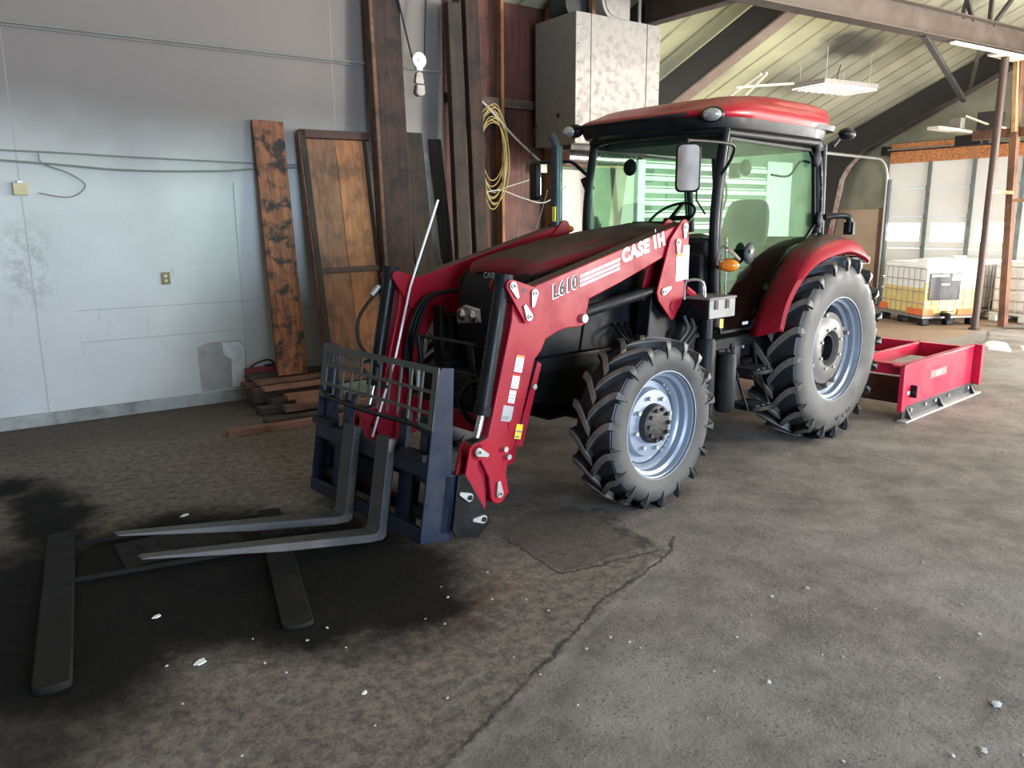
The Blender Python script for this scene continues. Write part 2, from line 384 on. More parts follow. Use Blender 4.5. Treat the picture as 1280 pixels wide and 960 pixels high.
    # brown worn strip by the tanks
    br = n.math('MULTIPLY', n.ramp(n.math('SUBTRACT', Y, n.math('MULTIPLY', X, .06)), .72, .86), n.ramp(Xw, 4.6, 5.4))
    c = n.mix(n.math('MULTIPLY', br, .75), c, (.26, .17, .105))
    n.link(c, b.inputs['Base Color'])
    r = n.math('ADD', .68, n.math('MULTIPLY', fine, .2))
    n.link(r, b.inputs['Roughness'])
    n.link(n.math('SUBTRACT', .4, n.math('MULTIPLY', st, .30)), b.inputs['Specular IOR Level'])
    h = n.math('ADD', n.math('MULTIPLY', fine, .35), n.math('MULTIPLY', n.noise(p, 16, 7, .75), .9))
    h = n.math('ADD', h, n.math('MULTIPLY', n.math('MULTIPLY', old, n.noise(p, 30, 6, .8)), 1.2))
    n.link(n.bump(h, .9, .016), b.inputs['Normal'])
    return m
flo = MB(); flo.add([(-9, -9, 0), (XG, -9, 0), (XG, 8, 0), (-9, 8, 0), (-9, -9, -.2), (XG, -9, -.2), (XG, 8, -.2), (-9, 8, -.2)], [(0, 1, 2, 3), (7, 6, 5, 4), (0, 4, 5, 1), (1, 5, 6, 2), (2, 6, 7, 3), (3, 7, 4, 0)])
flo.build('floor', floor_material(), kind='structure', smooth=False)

def wall_material():
    m, n, b = base_mat('scuffed painted drywall')
    p = n.coord('World'); sep = n.new('ShaderNodeSeparateXYZ'); n.link(p, sep.inputs[0]); X, Z = sep.outputs[0], sep.outputs[2]
    c = n.mix(n.ramp(n.noise(p, 1.3, 6, .6), .3, .7), (.50, .505, .50), (.57, .575, .57))
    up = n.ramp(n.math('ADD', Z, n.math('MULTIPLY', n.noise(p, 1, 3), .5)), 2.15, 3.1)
    c = n.mix(up, c, (.155, .132, .120))             # dimmer light on the upper half, painted into the wall colour
    sm = n.math('MULTIPLY', n.ramp(n.noise(n.coord('World', (3.5, 1, .9)), 2.2, 7, .75), .60, .74), n.ramp(Z, 2.0, 1.2))
    c = n.mix(n.math('MULTIPLY', sm, .6), c, (.30, .31, .31))
    c = n.mix(n.math('MULTIPLY', n.ramp(n.noise(p, 26, 5, .8), .70, .77), .6), c, (.22, .20, .18))
    # drywall joints
    j = None
    for x in (-4.98, -2.18):
        d = n.math('ABSOLUTE', n.math('SUBTRACT', n.math('ADD', X, n.math('MULTIPLY', n.noise(p, 3, 3), .02)), x + .01))
        k = n.ramp(d, .003, .009, 1, 0); j = k if j is None else n.math('MAXIMUM', j, k)
    for z, x0, x1 in ((.98, -4.7, -3.1), (.70, -4.7, -3.3)):
        d = n.math('ABSOLUTE', n.math('SUBTRACT', Z, z)); k = n.math('MULTIPLY', n.ramp(d, .002, .007, 1, 0), n.math('MULTIPLY', n.ramp(X, x0, x0 + .05), n.ramp(X, x1 - .05, x1, 1, 0)))
        j = n.math('MAXIMUM', j, k)
    c = n.mix(n.math('MULTIPLY', j, .5), c, (.25, .24, .23))
    # grime low at the far left joint
    g = n.math('MULTIPLY', n.ramp(n.math('ABSOLUTE', n.math('ADD', X, 5.0)), .05, .28, 1, 0), n.math('MULTIPLY', n.ramp(Z, .9, 1.2), n.ramp(Z, 2.0, 1.5)))
    c = n.mix(n.math('MULTIPLY', n.math('MULTIPLY', g, n.ramp(n.noise(p, 8, 6, .8), .42, .6)), .5), c, (.24, .24, .23))
    n.link(c, b.inputs['Base Color']); b.inputs['Roughness'].default_value = .55
    n.link(n.bump(n.noise(p, 7, 6, .6), .12, .02), b.inputs['Normal'])
    return m
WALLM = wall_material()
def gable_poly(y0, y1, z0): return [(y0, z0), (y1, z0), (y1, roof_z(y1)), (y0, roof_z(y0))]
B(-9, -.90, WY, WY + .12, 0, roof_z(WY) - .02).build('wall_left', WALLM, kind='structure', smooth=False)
def concrete_base():
    return mat('stained concrete kerb', (.36, .37, .36), .8, 0, (.16, .16, .14), .9, 5, bump=.4, bscale=30, wear=(.12, .11, .09))
B(-9, -.95, WY - .022, WY, 0, .115).build('baseboard_left', concrete_base(), kind='structure', bevel=.004)
# damaged patch of the wall: peeled board, cream plaster to the right
pt = MB().prism([(-3.69, .13), (-3.70, .56), (-3.60, .60), (-3.30, .60), (-3.255, .54), (-3.25, .13)], 'y', WY - .006, WY)
pw = pt.build('trim_1', mat('bare grey plaster patch', (.38, .37, .365), .8, 0, (.28, .28, .28), .6, 9, wear=(.13, .10, .08)), kind='structure')
MB().prism([(-3.40, .14), (-3.39, .42), (-3.46, .47), (-3.47, .59), (-3.31, .59), (-3.262, .53), (-3.258, .14)], 'y', WY - .010, WY - .005).build('trim_2', mat('chalky white plaster', (.70, .72, .74), .8, 0, (.5, .52, .53), .8, 14), kind='structure')
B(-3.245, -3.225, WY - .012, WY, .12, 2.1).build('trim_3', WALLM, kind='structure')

# exposed stud part of the same wall: dark plywood with studs and blocks
B(-.90, .66, WY + .13, WY + .16, 0, roof_z(WY) - .02).build('wall_back', PLY_DARK, kind='structure', smooth=False)
B(.66, 1.72, WY + .02, WY + .14, 2.50, roof_z(WY) - .02).build('wall_back_upper', PLY_DARK, kind='structure', smooth=False)
B(.60, .66, WY, WY + .13, 0, roof_z(WY) - .02).build('trim_4', STUD, kind='structure')
B(-.13, -.09, WY, WY + .13, 0, roof_z(WY) - .02).build('trim_5', STUD, kind='structure')
B(.66, .74, WY - .01, WY + .14, 0, 2.50).build('trim_7', wood('orange jamb lumber', (.42, .19, .09), (.28, .12, .05), 'z'), kind='structure')
B(.66, 1.85, WY - .02, WY + .14, 2.40, 2.50).build('trim_8', wood('orange header lumber', (.40, .18, .08), (.26, .11, .05), 'x'), kind='structure')
B(-.86, .60, WY + .03, WY + .07, 3.02, 3.12).build('trim_9', wood('grey brown block', (.12, .07, .05), (.06, .04, .03), 'x'), kind='structure')
B(-.13, .60, WY + .04, WY + .13, 1.40, 1.44).build('trim_10', STUD, kind='structure')
B(.66, 1.72, WY - .02, WY + .02, 2.50, 4.4).build('wall_back_panel', wood('near black boards', (.04, .015, .010), (.02, .010, .008), 'z'), kind='structure')

# ceiling: corrugated, seams run up the slope
def ceiling_material():
    m, n, b = base_mat('olive insulated roof sheet')
    p = n.coord('World'); sep = n.new('ShaderNodeSeparateXYZ'); n.link(p, sep.inputs[0]); X, Y = sep.outputs[0], sep.outputs[1]
    c = n.mix(n.ramp(n.noise(p, .55, 5, .6), .35, .65), (.43, .415, .245), (.28, .275, .195))
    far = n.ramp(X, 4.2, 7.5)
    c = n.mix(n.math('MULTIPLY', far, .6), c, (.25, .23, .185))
    t = n.math('FRACT', n.math('DIVIDE', X, .42)); d = n.math('ABSOLUTE', n.math('SUBTRACT', t, .5))
    seam = n.ramp(d, .035, .10, 1, 0)
    seam = n.math('MULTIPLY', seam, n.ramp(n.noise(n.coord('World', (1, .4, .4)), 2.2, 5, .7), .3, .6, .35, 1))
    c = n.mix(n.math('MULTIPLY', seam, .75), c, (.10, .095, .06))
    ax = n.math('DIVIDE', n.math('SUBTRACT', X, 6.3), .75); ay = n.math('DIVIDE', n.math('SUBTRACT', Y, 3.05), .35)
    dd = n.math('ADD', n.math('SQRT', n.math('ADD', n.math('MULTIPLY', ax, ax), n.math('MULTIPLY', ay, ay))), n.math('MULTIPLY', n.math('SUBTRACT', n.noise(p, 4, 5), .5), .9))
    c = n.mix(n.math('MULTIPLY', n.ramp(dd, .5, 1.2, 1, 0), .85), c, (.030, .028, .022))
    n.link(c, b.inputs['Base Color']); b.inputs['Roughness'].default_value = .6
    n.link(n.bump(n.math('SUBTRACT', n.noise(p, 5, 4), seam), .5, .02), b.inputs['Normal'])
    return m
RY = -2.6
ce = MB(); z1, z2 = roof_z(YO + .1), roof_z(RY)
ce.add([(-9, YO + .1, z1), (XG, YO + .1, z1), (XG, RY, z2), (-9, RY, z2), (-9, YO + .1, z1 + .1), (XG, YO + .1, z1 + .1), (XG, RY, z2 + .1), (-9, RY, z2 + .1)],
       [(0, 1, 2, 3), (7, 6, 5, 4), (0, 4, 5, 1), (1, 5, 6, 2), (2, 6, 7, 3), (3, 7, 4, 0)])
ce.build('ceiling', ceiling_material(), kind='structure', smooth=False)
z3 = z2 - .433 * 7.5
c2 = MB(); c2.add([(-9, RY, z2), (XG, RY, z2), (XG, RY - 7.5, z3), (-9, RY - 7.5, z3), (-9, RY, z2 + .1), (XG, RY, z2 + .1), (XG, RY - 7.5, z3 + .1), (-9, RY - 7.5, z3 + .1)],
       [(0, 1, 2, 3), (7, 6, 5, 4), (0, 4, 5, 1), (1, 5, 6, 2), (2, 6, 7, 3), (3, 7, 4, 0)])
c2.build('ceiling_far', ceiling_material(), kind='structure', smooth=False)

B(-9, 14, -9.3, -9.15, 0, 3.5).build('wall_right', mat('brown side sheeting', (.30, .26, .22), .8), kind='structure')
B(-9.9, -9.8, -9.3, 6, 0, 6).build('wall_front', mat('brown front sheeting', (.26, .23, .20), .8), kind='structure')
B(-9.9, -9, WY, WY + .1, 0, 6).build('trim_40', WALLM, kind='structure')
# outer wall: white horizontal planks with gaps, posts
wo = B(0, XG, YO + .06, YO + .16, 0, roof_z(YO)); wo.build('wall_outer', mat('grey green wall sheeting', (.20, .23, .18), .7, 0, (.13, .15, .11), .7, 2), kind='structure', smooth=False)  # grey-green sheet behind the planks
for k, x in enumerate((4.55, 1.6)):
    B(x - .09, x + .09, YO - .10, YO + .05, 0, 2.86).build('trim_%d' % (20 + k), WPOST, kind='structure', bevel=.01)
B(8.15, 8.95, YO - .02, YO + .05, 0, 2.88).build('trim_22', WPOST, kind='structure')
pr = None
for k in range(12):
    z = .28 + k * .215
    for x0, x1, w in ((1.7, 4.46, 0), (4.64, 8.15, 1)):
        o = B(x0, x1, YO, YO + .05, z, z + .075).build('wall_girt', WPLANK, kind='structure')
        o = B(x0, x1, YO + .03, YO + .055, z + .10, z + .125).build('wall_girt', WPLANK, kind='structure')
B(.3, 4.4, YO - .06, YO + .0, 0, 2.55).build('wall_panel_white', mat('white board panel', (.45, .42, .37), .6, 0, (.5, .46, .4), .5, 2), kind='structure')

# gable wall round the overhead door
DY0, DY1, DZ = -.4, 4.35, 2.80
g = MB()
g.prism([(DY1, 0), (YO + .1, 0), (YO + .1, roof_z(YO + .1)), (DY1, roof_z(DY1))], 'x', XG, XG + .12)
g.prism([(DY0, DZ), (DY1, DZ), (DY1, roof_z(DY1)), (DY0, roof_z(DY0))], 'x', XG, XG + .12)
g.prism([(-9.3, 0), (DY0, 0), (DY0, roof_z(DY0)), (-2.6, roof_z(-2.6)), (-9.3, 3.4)], 'x', XG, XG + .12)
g.build('wall_gable', OLIVE, kind='structure', smooth=False)
B(XG - .015, XG, DY1 + .05, YO, 0, 1.93).build('wall_gable_lower', TAN, kind='structure')
B(XG - .03, XG, DY1 + .03, DY1 + .16, 0, 1.95).build('trim_30', wood('red brown jamb', (.22, .09, .05), (.12, .05, .03), 'z'), kind='structure')
# overhead door: five sections, stiles, windows
d = thing('door_1', '', '', (0, 0, 0)); del d['label']; del d['category']; d['kind'] = 'structure'
zs = [0, .585, 1.17, 1.776, 2.31, 2.85]
wins = [(4.275, 3.63), (3.42, 2.80), (2.61, 1.97), (1.79, 1.16), (.98, .35)]
for k in range(5):
    m_ = MB(); y0, y1 = DY0, DY1
    if k == 2:
        m_.bb(XG - .05, XG, y0, y1, zs[2] + .006, 1.305); m_.bb(XG - .05, XG, y0, y1, 1.652, zs[3] - .006)
        ys = [y1] + [q for w in wins for q in w] + [y0]
        for a, b2 in zip(ys[0::2], ys[1::2]): m_.bb(XG - .05, XG, b2, a, 1.305, 1.652)
    else: m_.bb(XG - .05, XG, y0, y1, zs[k] + .006, zs[k + 1] - .006)
    m_.build('door_section', DOORW, d)
for y in (3.535, 2.725, 1.89, 1.07, .2):
    B(XG - .075, XG - .05, y - .035, y + .035, 0, 2.85).build('door_stile', STILE, d)
    for z in zs[1:-1]: B(XG - .09, XG - .074, y - .04, y + .04, z - .04, z + .04).build('hinge', STILE, d)
def pane_mat():
    m, n, b = base_mat('bright daylight pane'); n.n.remove(b); out = [x for x in n.n if x.type == 'OUTPUT_MATERIAL'][0]
    t = n.new('ShaderNodeBsdfTransparent'); e = n.new('ShaderNodeEmission'); e.inputs[0].default_value = (1, .99, .97, 1); e.inputs[1].default_value = 1.6
    a = n.new('ShaderNodeAddShader'); n.link(t.outputs[0], a.inputs[0]); n.link(e.outputs[0], a.inputs[1]); n.link(a.outputs[0], out.inputs[0]); return m
PANE = pane_mat()
for i, (a, b2) in enumerate(wins): B(XG - .035, XG - .02, b2, a, 1.305, 1.652).build('window_pane', PANE, d)
# header boards of strand board
B(XG - .09, XG - .02, -1.0, DY1 - .02, 2.80, 3.02).build('trim_31', OSB, kind='structure')
B(XG - .10, XG - .02, 2.95, DY1 - .03, 3.05, 3.17).build('trim_32', OSB, kind='structure')
B(XG - .05, XG - .02, -1.0, DY1 + .03, 3.02, 3.05).build('trim_33', RAFTER, kind='structure')
# door track: vertical, curved, horizontal
tr = thing('door_track', 'white curved overhead door track beside the olive wall panel', 'door track', (0, 0, 0))
tp = [(XG - .10, DY1 + .0, .02), (XG - .10, DY1, 2.45)] + [(XG - .10 - .38 * (1 - math.cos(a)), DY1, 2.45 + .44 * math.sin(a)) for a in [PI / 2 * i / 8 for i in range(1, 9)]] + [(7.2, DY1, 2.93)]
MB().tube(tp, .028, 8).build('rail', TRACKM, tr)
mm = MB().bb(XG - .12, XG - .02, DY1 - .07, DY1 - .045, 0, 2.5)
mm.build('jamb_angle', STILE, tr)
for z in (.4, .9, 1.5, 1.95, 2.35): B(XG - .11, XG - .04, DY1 - .05, DY1 + .02, z, z + .05).build('bracket', STILE, tr)
B(XG - .3, XG - .02, DY1 - .02, DY1 + .06, 2.95, 3.12).build('bearing_plate', BLACK, tr)

# steel portal frames: tapered haunch + rafter
def frame(x, name, w=.12, d_hi=.38, d_lo=.58, ytop=-1.5, col=True):
    o = MB(); t = .012
    ya, yb = YO - .05, ytop
    za, zb = roof_z(ya), roof_z(yb)
    web = [(ya, za - .02), (yb, zb - .02), (yb, zb - d_hi), (4.75, roof_z(4.75) - d_lo + .02), (5.05, roof_z(5.05) - d_lo - .13), (5.20, 2.55), (5.62, 0), (ya, 0)]
    o.prism(web, 'x', x - t, x + t)
    low = web[2:7]
    fl = MB()
    for (a, b2) in zip(low[:-1], low[1:]):
        fl.beam((x, a[0], a[1]), (x, b2[0], b2[1]), w * 1.6, .018, (1, 0, 0)) if False else None
        dy, dz = b2[0] - a[0], b2[1] - a[1]; L = math.hypot(dy, dz); nn = (-dz / L * .012, dy / L * .012)
        fl.add([(x + s * w, p[0] + k * nn[0], p[1] + k * nn[1]) for s in (-1, 1) for p in (a, b2) for k in (-1, 1)],
               [(0, 1, 3, 2), (4, 6, 7, 5), (0, 4, 5, 1), (2, 3, 7, 6), (0, 2, 6, 4), (1, 5, 7, 3)])
    return o, fl
for x, nm in ((3.5, 'portal_frame'), (9.72, 'portal_frame')):
    r_ = thing(nm, 'dark tapered steel roof frame ' + ('sloping up behind the metal heater box' if x < 5 else 'running up the gable above the overhead door'), 'roof frame', (0, 0, 0))
    w_, f_ = frame(x, nm); w_.build('web', RAFTER, r_); f_.build('flange', FLANGE if x < 5 else RAFTER, r_)
    if x > 5:
        # peeling painted inner flange of the haunch column
        hb = MB(); pts = [(5.60, 0), (5.19, 2.53), (5.06, 2.76), (4.86, 2.95)]
        for a, b2 in zip(pts[:-1], pts[1:]):
            hb.prism([(a[0] + .0, a[1]), (b2[0], b2[1]), (b2[0] - .10, b2[1]), (a[0] - .10, a[1])], 'x', x - .135, x - .12)
        hb.build('painted_flange', PEEL, r_)
# eave and gable trim strip
gs = MB(); gs.beam((XG - .02, YO, roof_z(YO) - .44), (XG - .02, -2, roof_z(-2) - .44), .05, .06, (1, 0, 0)); gs.build('trim_34', FLANGE, kind='structure')

# big I beam under the roof and cross beam
def ibeam(a, b, depth, w, name, label):
    a, b = Vector(a), Vector(b); r_ = thing(name, label, 'beam', (0, 0, 0))
    m1 = MB(); m1.beam(a + Vector((0, 0, depth / 2)), b + Vector((0, 0, depth / 2)), .02, depth - .03); m1.build('web', DARKSTEEL, r_)
    m2 = MB(); m2.beam(a + Vector((0, 0, .008)), b + Vector((0, 0, .008)), w, .016); m2.build('flange', DARKSTEEL, r_)
    m3 = MB(); m3.beam(a + Vector((0, 0, depth - .008)), b + Vector((0, 0, depth - .008)), w, .016); m3.build('flange', DARKSTEEL, r_)
    return r_
ibeam((.9, 1.385, 3.97), (9.9, 1.385, 4.20), .34, .20, 'steel_beam', 'long brown steel I beam across the top right under the roof')
ibeam((1.75, 1.40, 4.05), (1.75, 3.45, 4.05), .5, .16, 'steel_beam', 'short dark steel beam above and right of the heater box')
m_ = MB(); m_.beam((5.25, 1.385, 4.10), (9.6, 2.88, 3.80), .07, .07); tag(m_.build('steel_brace', RAFTER), 'slanted dark steel brace hanging below the long roof beam', 'brace')
for i, (a, b2, lab) in enumerate((((6.2, 1.385, 4.42), (6.9, 1.6, 5.2), 'thin roof strut rising left of the fan of struts on the beam'), ((6.5, 1.385, 4.43), (5.7, 1.3, 5.2), 'thin roof strut leaning left above the long beam'),
                                  ((7.0, 1.385, 4.44), (7.0, 1.385, 5.1), 'thin upright roof strut standing on the long beam'), ((7.1, 1.385, 4.44), (8.0, 1.385, 5.2), 'thin roof strut leaning right at the top right corner'))):
    m_ = MB(); m_.beam(a, b2, .05, .05, (0, 1, 0)); tag(m_.build('roof_strut', RAFTER), lab, 'strut')
m_ = MB(); m_.beam((6.8, 1.385, 4.12), (9.6, 2.79, 4.0), .055, .055); tag(m_.build('steel_brace', RAFTER), 'shorter steel brace just left of the brown steel post', 'brace')

# posts at the right
pp = thing('steel_post', 'dark brown round steel post standing right of the caged tank', 'post', (7.6, 1.385, 0))
MB().cyl((0, 0, .02), (0, .0, 4.08), .055, 16).build('shaft', POSTST, pp); MB().cyl((0, 0, 0), (0, 0, .03), .085, 16).build('base_plate', RAFTER, pp)
B(-.3, .5, -.12, .12, 4.07, 4.10).build('cap_plate', CREAM, pp)
q = MB(); q.beam((8.35, 1.29, 0), (8.35, 1.50, 4.13), .10, .13, (1, 0, 0)); w_ = q.build('wooden_post', POSTW); tag(w_, 'brown wooden post behind and right of the round steel post', 'post')
q = MB(); q.beam((8.27, 1.42, 3.05), (8.27, 1.505, 4.13), .06, .11, (1, 0, 0)); tag(q.build('wooden_board', POSTL), 'pale orange board nailed to the top of the wooden post', 'board')
q = MB(); q.beam((8.35, .87, 0), (8.35, .98, 4.13), .10, .13, (1, 0, 0)); tag(q.build('wooden_post', POSTW), 'brown wooden post at the right edge of the picture', 'post')
q = B(7.64, 8.30, 1.34, 1.40, 2.10, 2.15); tag(q.build('wooden_rail', POSTL), 'small orange rail between the steel post and the wooden post', 'rail')
q = B(8.25, 8.30, .85, 1.32, 1.98, 2.03); tag(q.build('wooden_rail', POSTL), 'small orange rail right of the wooden post', 'rail')
q = B(8.38, 8.46, .5, 2.1, 2.98, 3.12); tag(q.build('wooden_board', POSTW), 'wide brown board across the posts above the overhead door', 'board')
q = B(7.3, 8.5, 1.2, 1.6, 4.085, 4.115); 
MB().beam((5.9, 1.33, 4.065), (9.6, 1.33, 4.15), .07, .03).build('light_strip_body', WPLANK); tag(bpy.data.objects['light_strip_body'], 'long pale strip light fixed under the long roof beam', 'light')
bpy.data.objects['light_strip_body'].name = 'strip_light'
# opener motor
om = thing('door_opener', 'black and white door opener motor on the strand board header', 'door opener', (9.5, 2.62, 3.05))
B(-.18, .1, -.24, .22, -.06, .12).build('motor', BLACK, om, bevel=.02); B(-.9, .3, .15, .35, .19, .24).build('rail', CREAM, om); B(-.25, -.1, .1, .3, .24, .42).build('control_box', GALV, om, bevel=.01)
B(.0, .35, -.35, -.05, .2, .5).build('bracket', RAFTER, om); MB().tube([(-.1, .1, .45), (0, -.2, .3), (.1, -.5, .2)], .02, 6).build('hose', CREAM, om)
MB().cyl((.2, -2.5, -.0), (.2, 1.65, -.0), .013, 8).build('torsion_shaft', GALV, om)

# ceiling light fixture
fx = thing('ceiling_light', 'flat white louvred light fixture hanging under the sooty roof sheet', 'light', (6.2, 3.25, 3.75), -.12)
B(-.62, .62, -.33, .33, .0, .07).build('housing', GALV, fx, bevel=.005)
B(-.60, .60, -.31, .31, -.02, .0).build('diffuser', emit('dim white diffuser', (1, .97, .88), .55), fx)
for i in range(9): B(-.6 + i * .15 - .004, -.6 + i * .15 + .004, -.31, .31, -.035, -.02).build('louvre', WPLANK, fx)
for sx, sy in ((-1, -1), (-1, 1), (1, -1), (1, 1)): MB().cyl((sx * .5, sy * .25, .07), (sx * .5, sy * .25, .44 - sy * .1), .004, 6).build('hanger_wire', WIRE, fx)
MB().tube(catmull([(.3, .2, .07), (.33, .22, .18), (.28, .2, .24), (.35, .2, .42)]), .008, 6).build('flex_cable', BLACK, fx)
# cream pipes
hp = thing('ceiling_pipe', 'cream painted pipe with a tee fixed under the roof sheet', 'pipe', (0, 0, 0))
MB().tube([(4.56, 4.15, 3.52), (4.59, 3.42, 3.84)], .022, 8).build('pipe', CREAM, hp)
MB().tube([(4.45, 3.75, 3.68), (4.75, 3.68, 3.72), (5.5, 3.5, 3.80)], .018, 8).build('pipe', CREAM, hp)
MB().tube([(4.72, 3.42, 3.86), (4.80, 3.85, 3.62)], .022, 8).build('pipe', CREAM, hp)

# ------------------------------------------------------------------ things on the painted wall
def wire(name, pts, r, m, label, cat='cable', k=5): return tag(MB().tube(catmull(pts, k), r, 6).build(name, m), label, cat)
wire('conduit', [(-9, WY - .03, 3.30), (-6, WY - .03, 3.302), (-3, WY - .03, 3.305), (-.95, WY - .03, 3.31)], .012, WIRE_G, 'upper grey conduit line running along the painted wall', 'conduit')
wire('conduit', [(-9, WY - .03, 3.275), (-6, WY - .03, 3.275), (-3, WY - .03, 3.278), (-1.9, WY - .03, 3.283)], .006, WIRE_G, 'thin wire just under the upper conduit line')
wire('cable', [(-9, WY - .02, 2.33), (-5.1, WY - .02, 2.315), (-4.2, WY - .02, 2.30), (-3.0, WY - .02, 2.285), (-1.8, WY - .02, 2.28)], .008, WIRE_G, 'straight cable stapled above the sagging cable on the wall')
wire('cable', [(-9, WY - .03, 2.4), (-5.1, WY - .03, 2.235), (-4.2, WY - .03, 2.185), (-3.4, WY - .03, 2.20), (-3.0, WY - .03, 2.235), (-2.3, WY - .03, 2.28)], .010, WIRE_G, 'sagging thick cable below the straight one on the wall')
wire('cable', [(-4.82, WY - .02, 2.30), (-4.80, WY - .02, 2.22), (-4.62, WY - .02, 2.15), (-4.50, WY - .02, 2.05), (-4.62, WY - .02, 1.95), (-4.85, WY - .02, 1.98)], .005, WIRE_G, 'thin looping wire beside the beige junction box')
jb = thing('junction_box', 'small beige junction box under the wall cables at the left', 'box', (-4.98, WY - .02, 2.01))
B(-.055, .055, -.025, .02, -.05, .05).build('cover', BEIGE, jb, bevel=.006); B(-.02, .02, -.02, .01, .05, .065).build('clamp', ZINC, jb)
ot = thing('wall_outlet', 'small brown electrical outlet in the pale blue wall', 'outlet', (-3.923, WY, 1.23))
B(-.038, .038, -.008, 0, -.055, .055).build('plate', mat('dirty brass plate', (.24, .18, .11), .6, .2), ot)
for z in (-.022, .022): MB().cyl((0, -.011, z), (0, -.006, z), .016, 12).build('socket', BEIGE, ot)

# leaning planks and boards
def lean(name, m, label, b, t, w, th, cat='plank', bevel=.004, yaw=0):
    """b, t: centre of bottom and top front face; w along x"""
    b, t = Vector(b), Vector(t); q = MB(); q.beam(b, t, w, th, (0, 1, 0)); q2 = q.build(name, m, bevel=bevel, origin=tuple(b))
    return tag(q2, label, cat)
lean('wooden_plank', CHAR, 'charred orange plank leaning on the wall at the left', (-2.91, 3.02, .26), (-2.89, 3.33, 2.68), .30, .035)
# wooden door leaf with rails
fr = thing('wooden_door', 'old amber wooden door leaf leaning beside the charred plank', 'door', (-2.215, 2.93, .06))
a = math.atan2(.36, 2.55); M = Euler((-a, math.radians(-.8), 0)).to_matrix().to_4x4()
def fb(nm, x0, x1, z0, z1, y0, y1, m): return MB(M).bb(x0, x1, y0, y1, z0, z1).build(nm, m, fr, bevel=.003)
fb('board', -.30, .005, .0, 2.50, -.01, .02, FRAMEW2); fb('board', .008, .31, .0, 2.50, -.01, .02, FRAMEW)
fb('stile', -.36, -.30, .0, 2.58, -.05, .03, TIMBER2); fb('stile', -.372, -.361, .0, 2.56, -.045, .03, LUMA); fb('rail', -.34, .38, 2.50, 2.58, -.05, .03, DARKRAIL)
fb('rail', -.30, .33, 1.18, 1.235, -.035, .0, DARKRAIL); fb('stile', .31, .35, .0, 2.5, -.02, .03, TIMBER)
# heavy posts in front of the wall
def heavy(name, label, m, xb, xt, w, y0, y1, z1, th=.10, z0=0):
    return lean(name, m, label, (xb, y0, z0), (xt, y1, z1), w, th, 'timber', .008)
heavy('timber_post_or_shade_strip', 'tall dark heavy timber leaning left of the pulley', TIMBER, -1.66, -1.645, .31, 3.02, 3.27, 4.16, .10)
heavy('timber_post_or_shade_strip', 'thin dark edge board standing on the left side of the tall heavy timber', LUMC, -1.845, -1.83, .045, 3.02, 3.26, 4.16, .14)
heavy('timber_board', 'short dark board leaning behind the thin rod', TIMBER2, -1.27, -1.34, .24, 3.05, 3.32, 2.66, .035)
heavy('timber_board', 'short brown board leaning right of the pale bleached strip', TIMBER2, -.90, -1.045, .15, 3.14, 3.34, 2.61, .03)
heavy('timber_board', 'pale bleached board leaning between two dark boards', GREYW, -1.03, -1.20, .12, 3.24, 3.345, 2.45, .015)
heavy('timber_post_or_shade_strip', 'tall dark timber right of the pulley', TIMBER2, -.90, -.885, .165, 2.98, 3.18, 3.98, .09)
heavy('timber_post_or_shade_strip', 'second tall dark timber between the pulley and the coiled cord', TIMBER, -.64, -.66, .17, 3.0, 3.20, 4.16, .09)
heavy('timber_post_or_shade_strip', 'narrow black strip put in as the dark gap between two tall dark timbers', RAFTER, -.765, -.765, .07, 3.26, 3.30, 4.16, .04)  # strip added to stand for the shade between the timbers

# pulley hanging on two ropes
pl = thing('pulley', 'white pulley wheel with a hanging shackle on two dark ropes', 'pulley', (-1.325, 3.15, 3.36))
pl.scale = (1.25, 1.25, 1.25)
MB().lathe([(-.022, .012), (-.022, .062), (-.012, .064), (0, .052), (.012, .064), (.022, .062), (.022, .012)], (0, 0, 0), 'y', 28).build('wheel', WHITE, pl)
MB().cyl((0, -.03, 0), (0, .03, 0), .014, 12).build('axle', ZINC, pl)
MB().prism([(-.025, -.08), (.025, -.08), (.03, -.05), (-.03, -.05)], 'y', -.02, .02).build('hook_neck', WHITE, pl)
MB().prism([(-.03, -.10), (.0, -.085), (.03, -.10), (.042, -.17), (.035, -.185), (-.035, -.185), (-.042, -.17)], 'y', -.018, .018).build('shackle', GALV, pl, bevel=.005)
MB().prism([(-.035, -.19), (.04, -.19), (.045, -.26), (.02, -.28), (-.02, -.285), (-.045, -.26)], 'y', -.03, .03).build('weight', GALV, pl, bevel=.008)
MB().tube([(-.060, 0, .02), (-.10, .02, .22), (-.16, .04, .50)], .008, 6).build('rope', WIRE_D, pl)
MB().tube([(.062, 0, .0), (.085, .02, .25), (.11, .04, .50)], .008, 6).build('rope', WIRE_D, pl)

# coiled cord and cables on the stud wall
cc = thing('coiled_cord', 'hanging coil of yellow extension cord on the stud wall', 'cord', (-.30, WY - .05, 2.95))
for i in range(9):
    w = .17 + .012 * (i % 4); h = .38 + .045 * (i % 5); cx = random.uniform(-.02, .05); cz = -.38 - .04 * i * .6
    pts = [(cx + w * math.cos(t) * (1 + .1 * math.sin(t)), -.004 * i + .01 * math.sin(3 * t), cz + h * math.sin(t)) for t in [2 * PI * j / 28 for j in range(28)]]
    MB().tube(pts, .0065, 6, closed=True).build('loop', ROPE_Y, cc)
wire('cable', [(-.62, WY - .06, 3.13), (-.4, WY - .06, 3.02), (0, WY - .05, 2.70), (.46, WY - .04, 2.39)], .013, WIRE, 'pale cable slanting down across the stud wall')
wire('cable', [(-.45, WY - .08, 2.05), (-.2, WY - .08, 2.08), (.1, WY - .08, 2.0), (.45, WY - .08, 1.95), (.78, WY - .08, 2.15)], .007, WIRE, 'thin white cable sagging right below the cord coil')
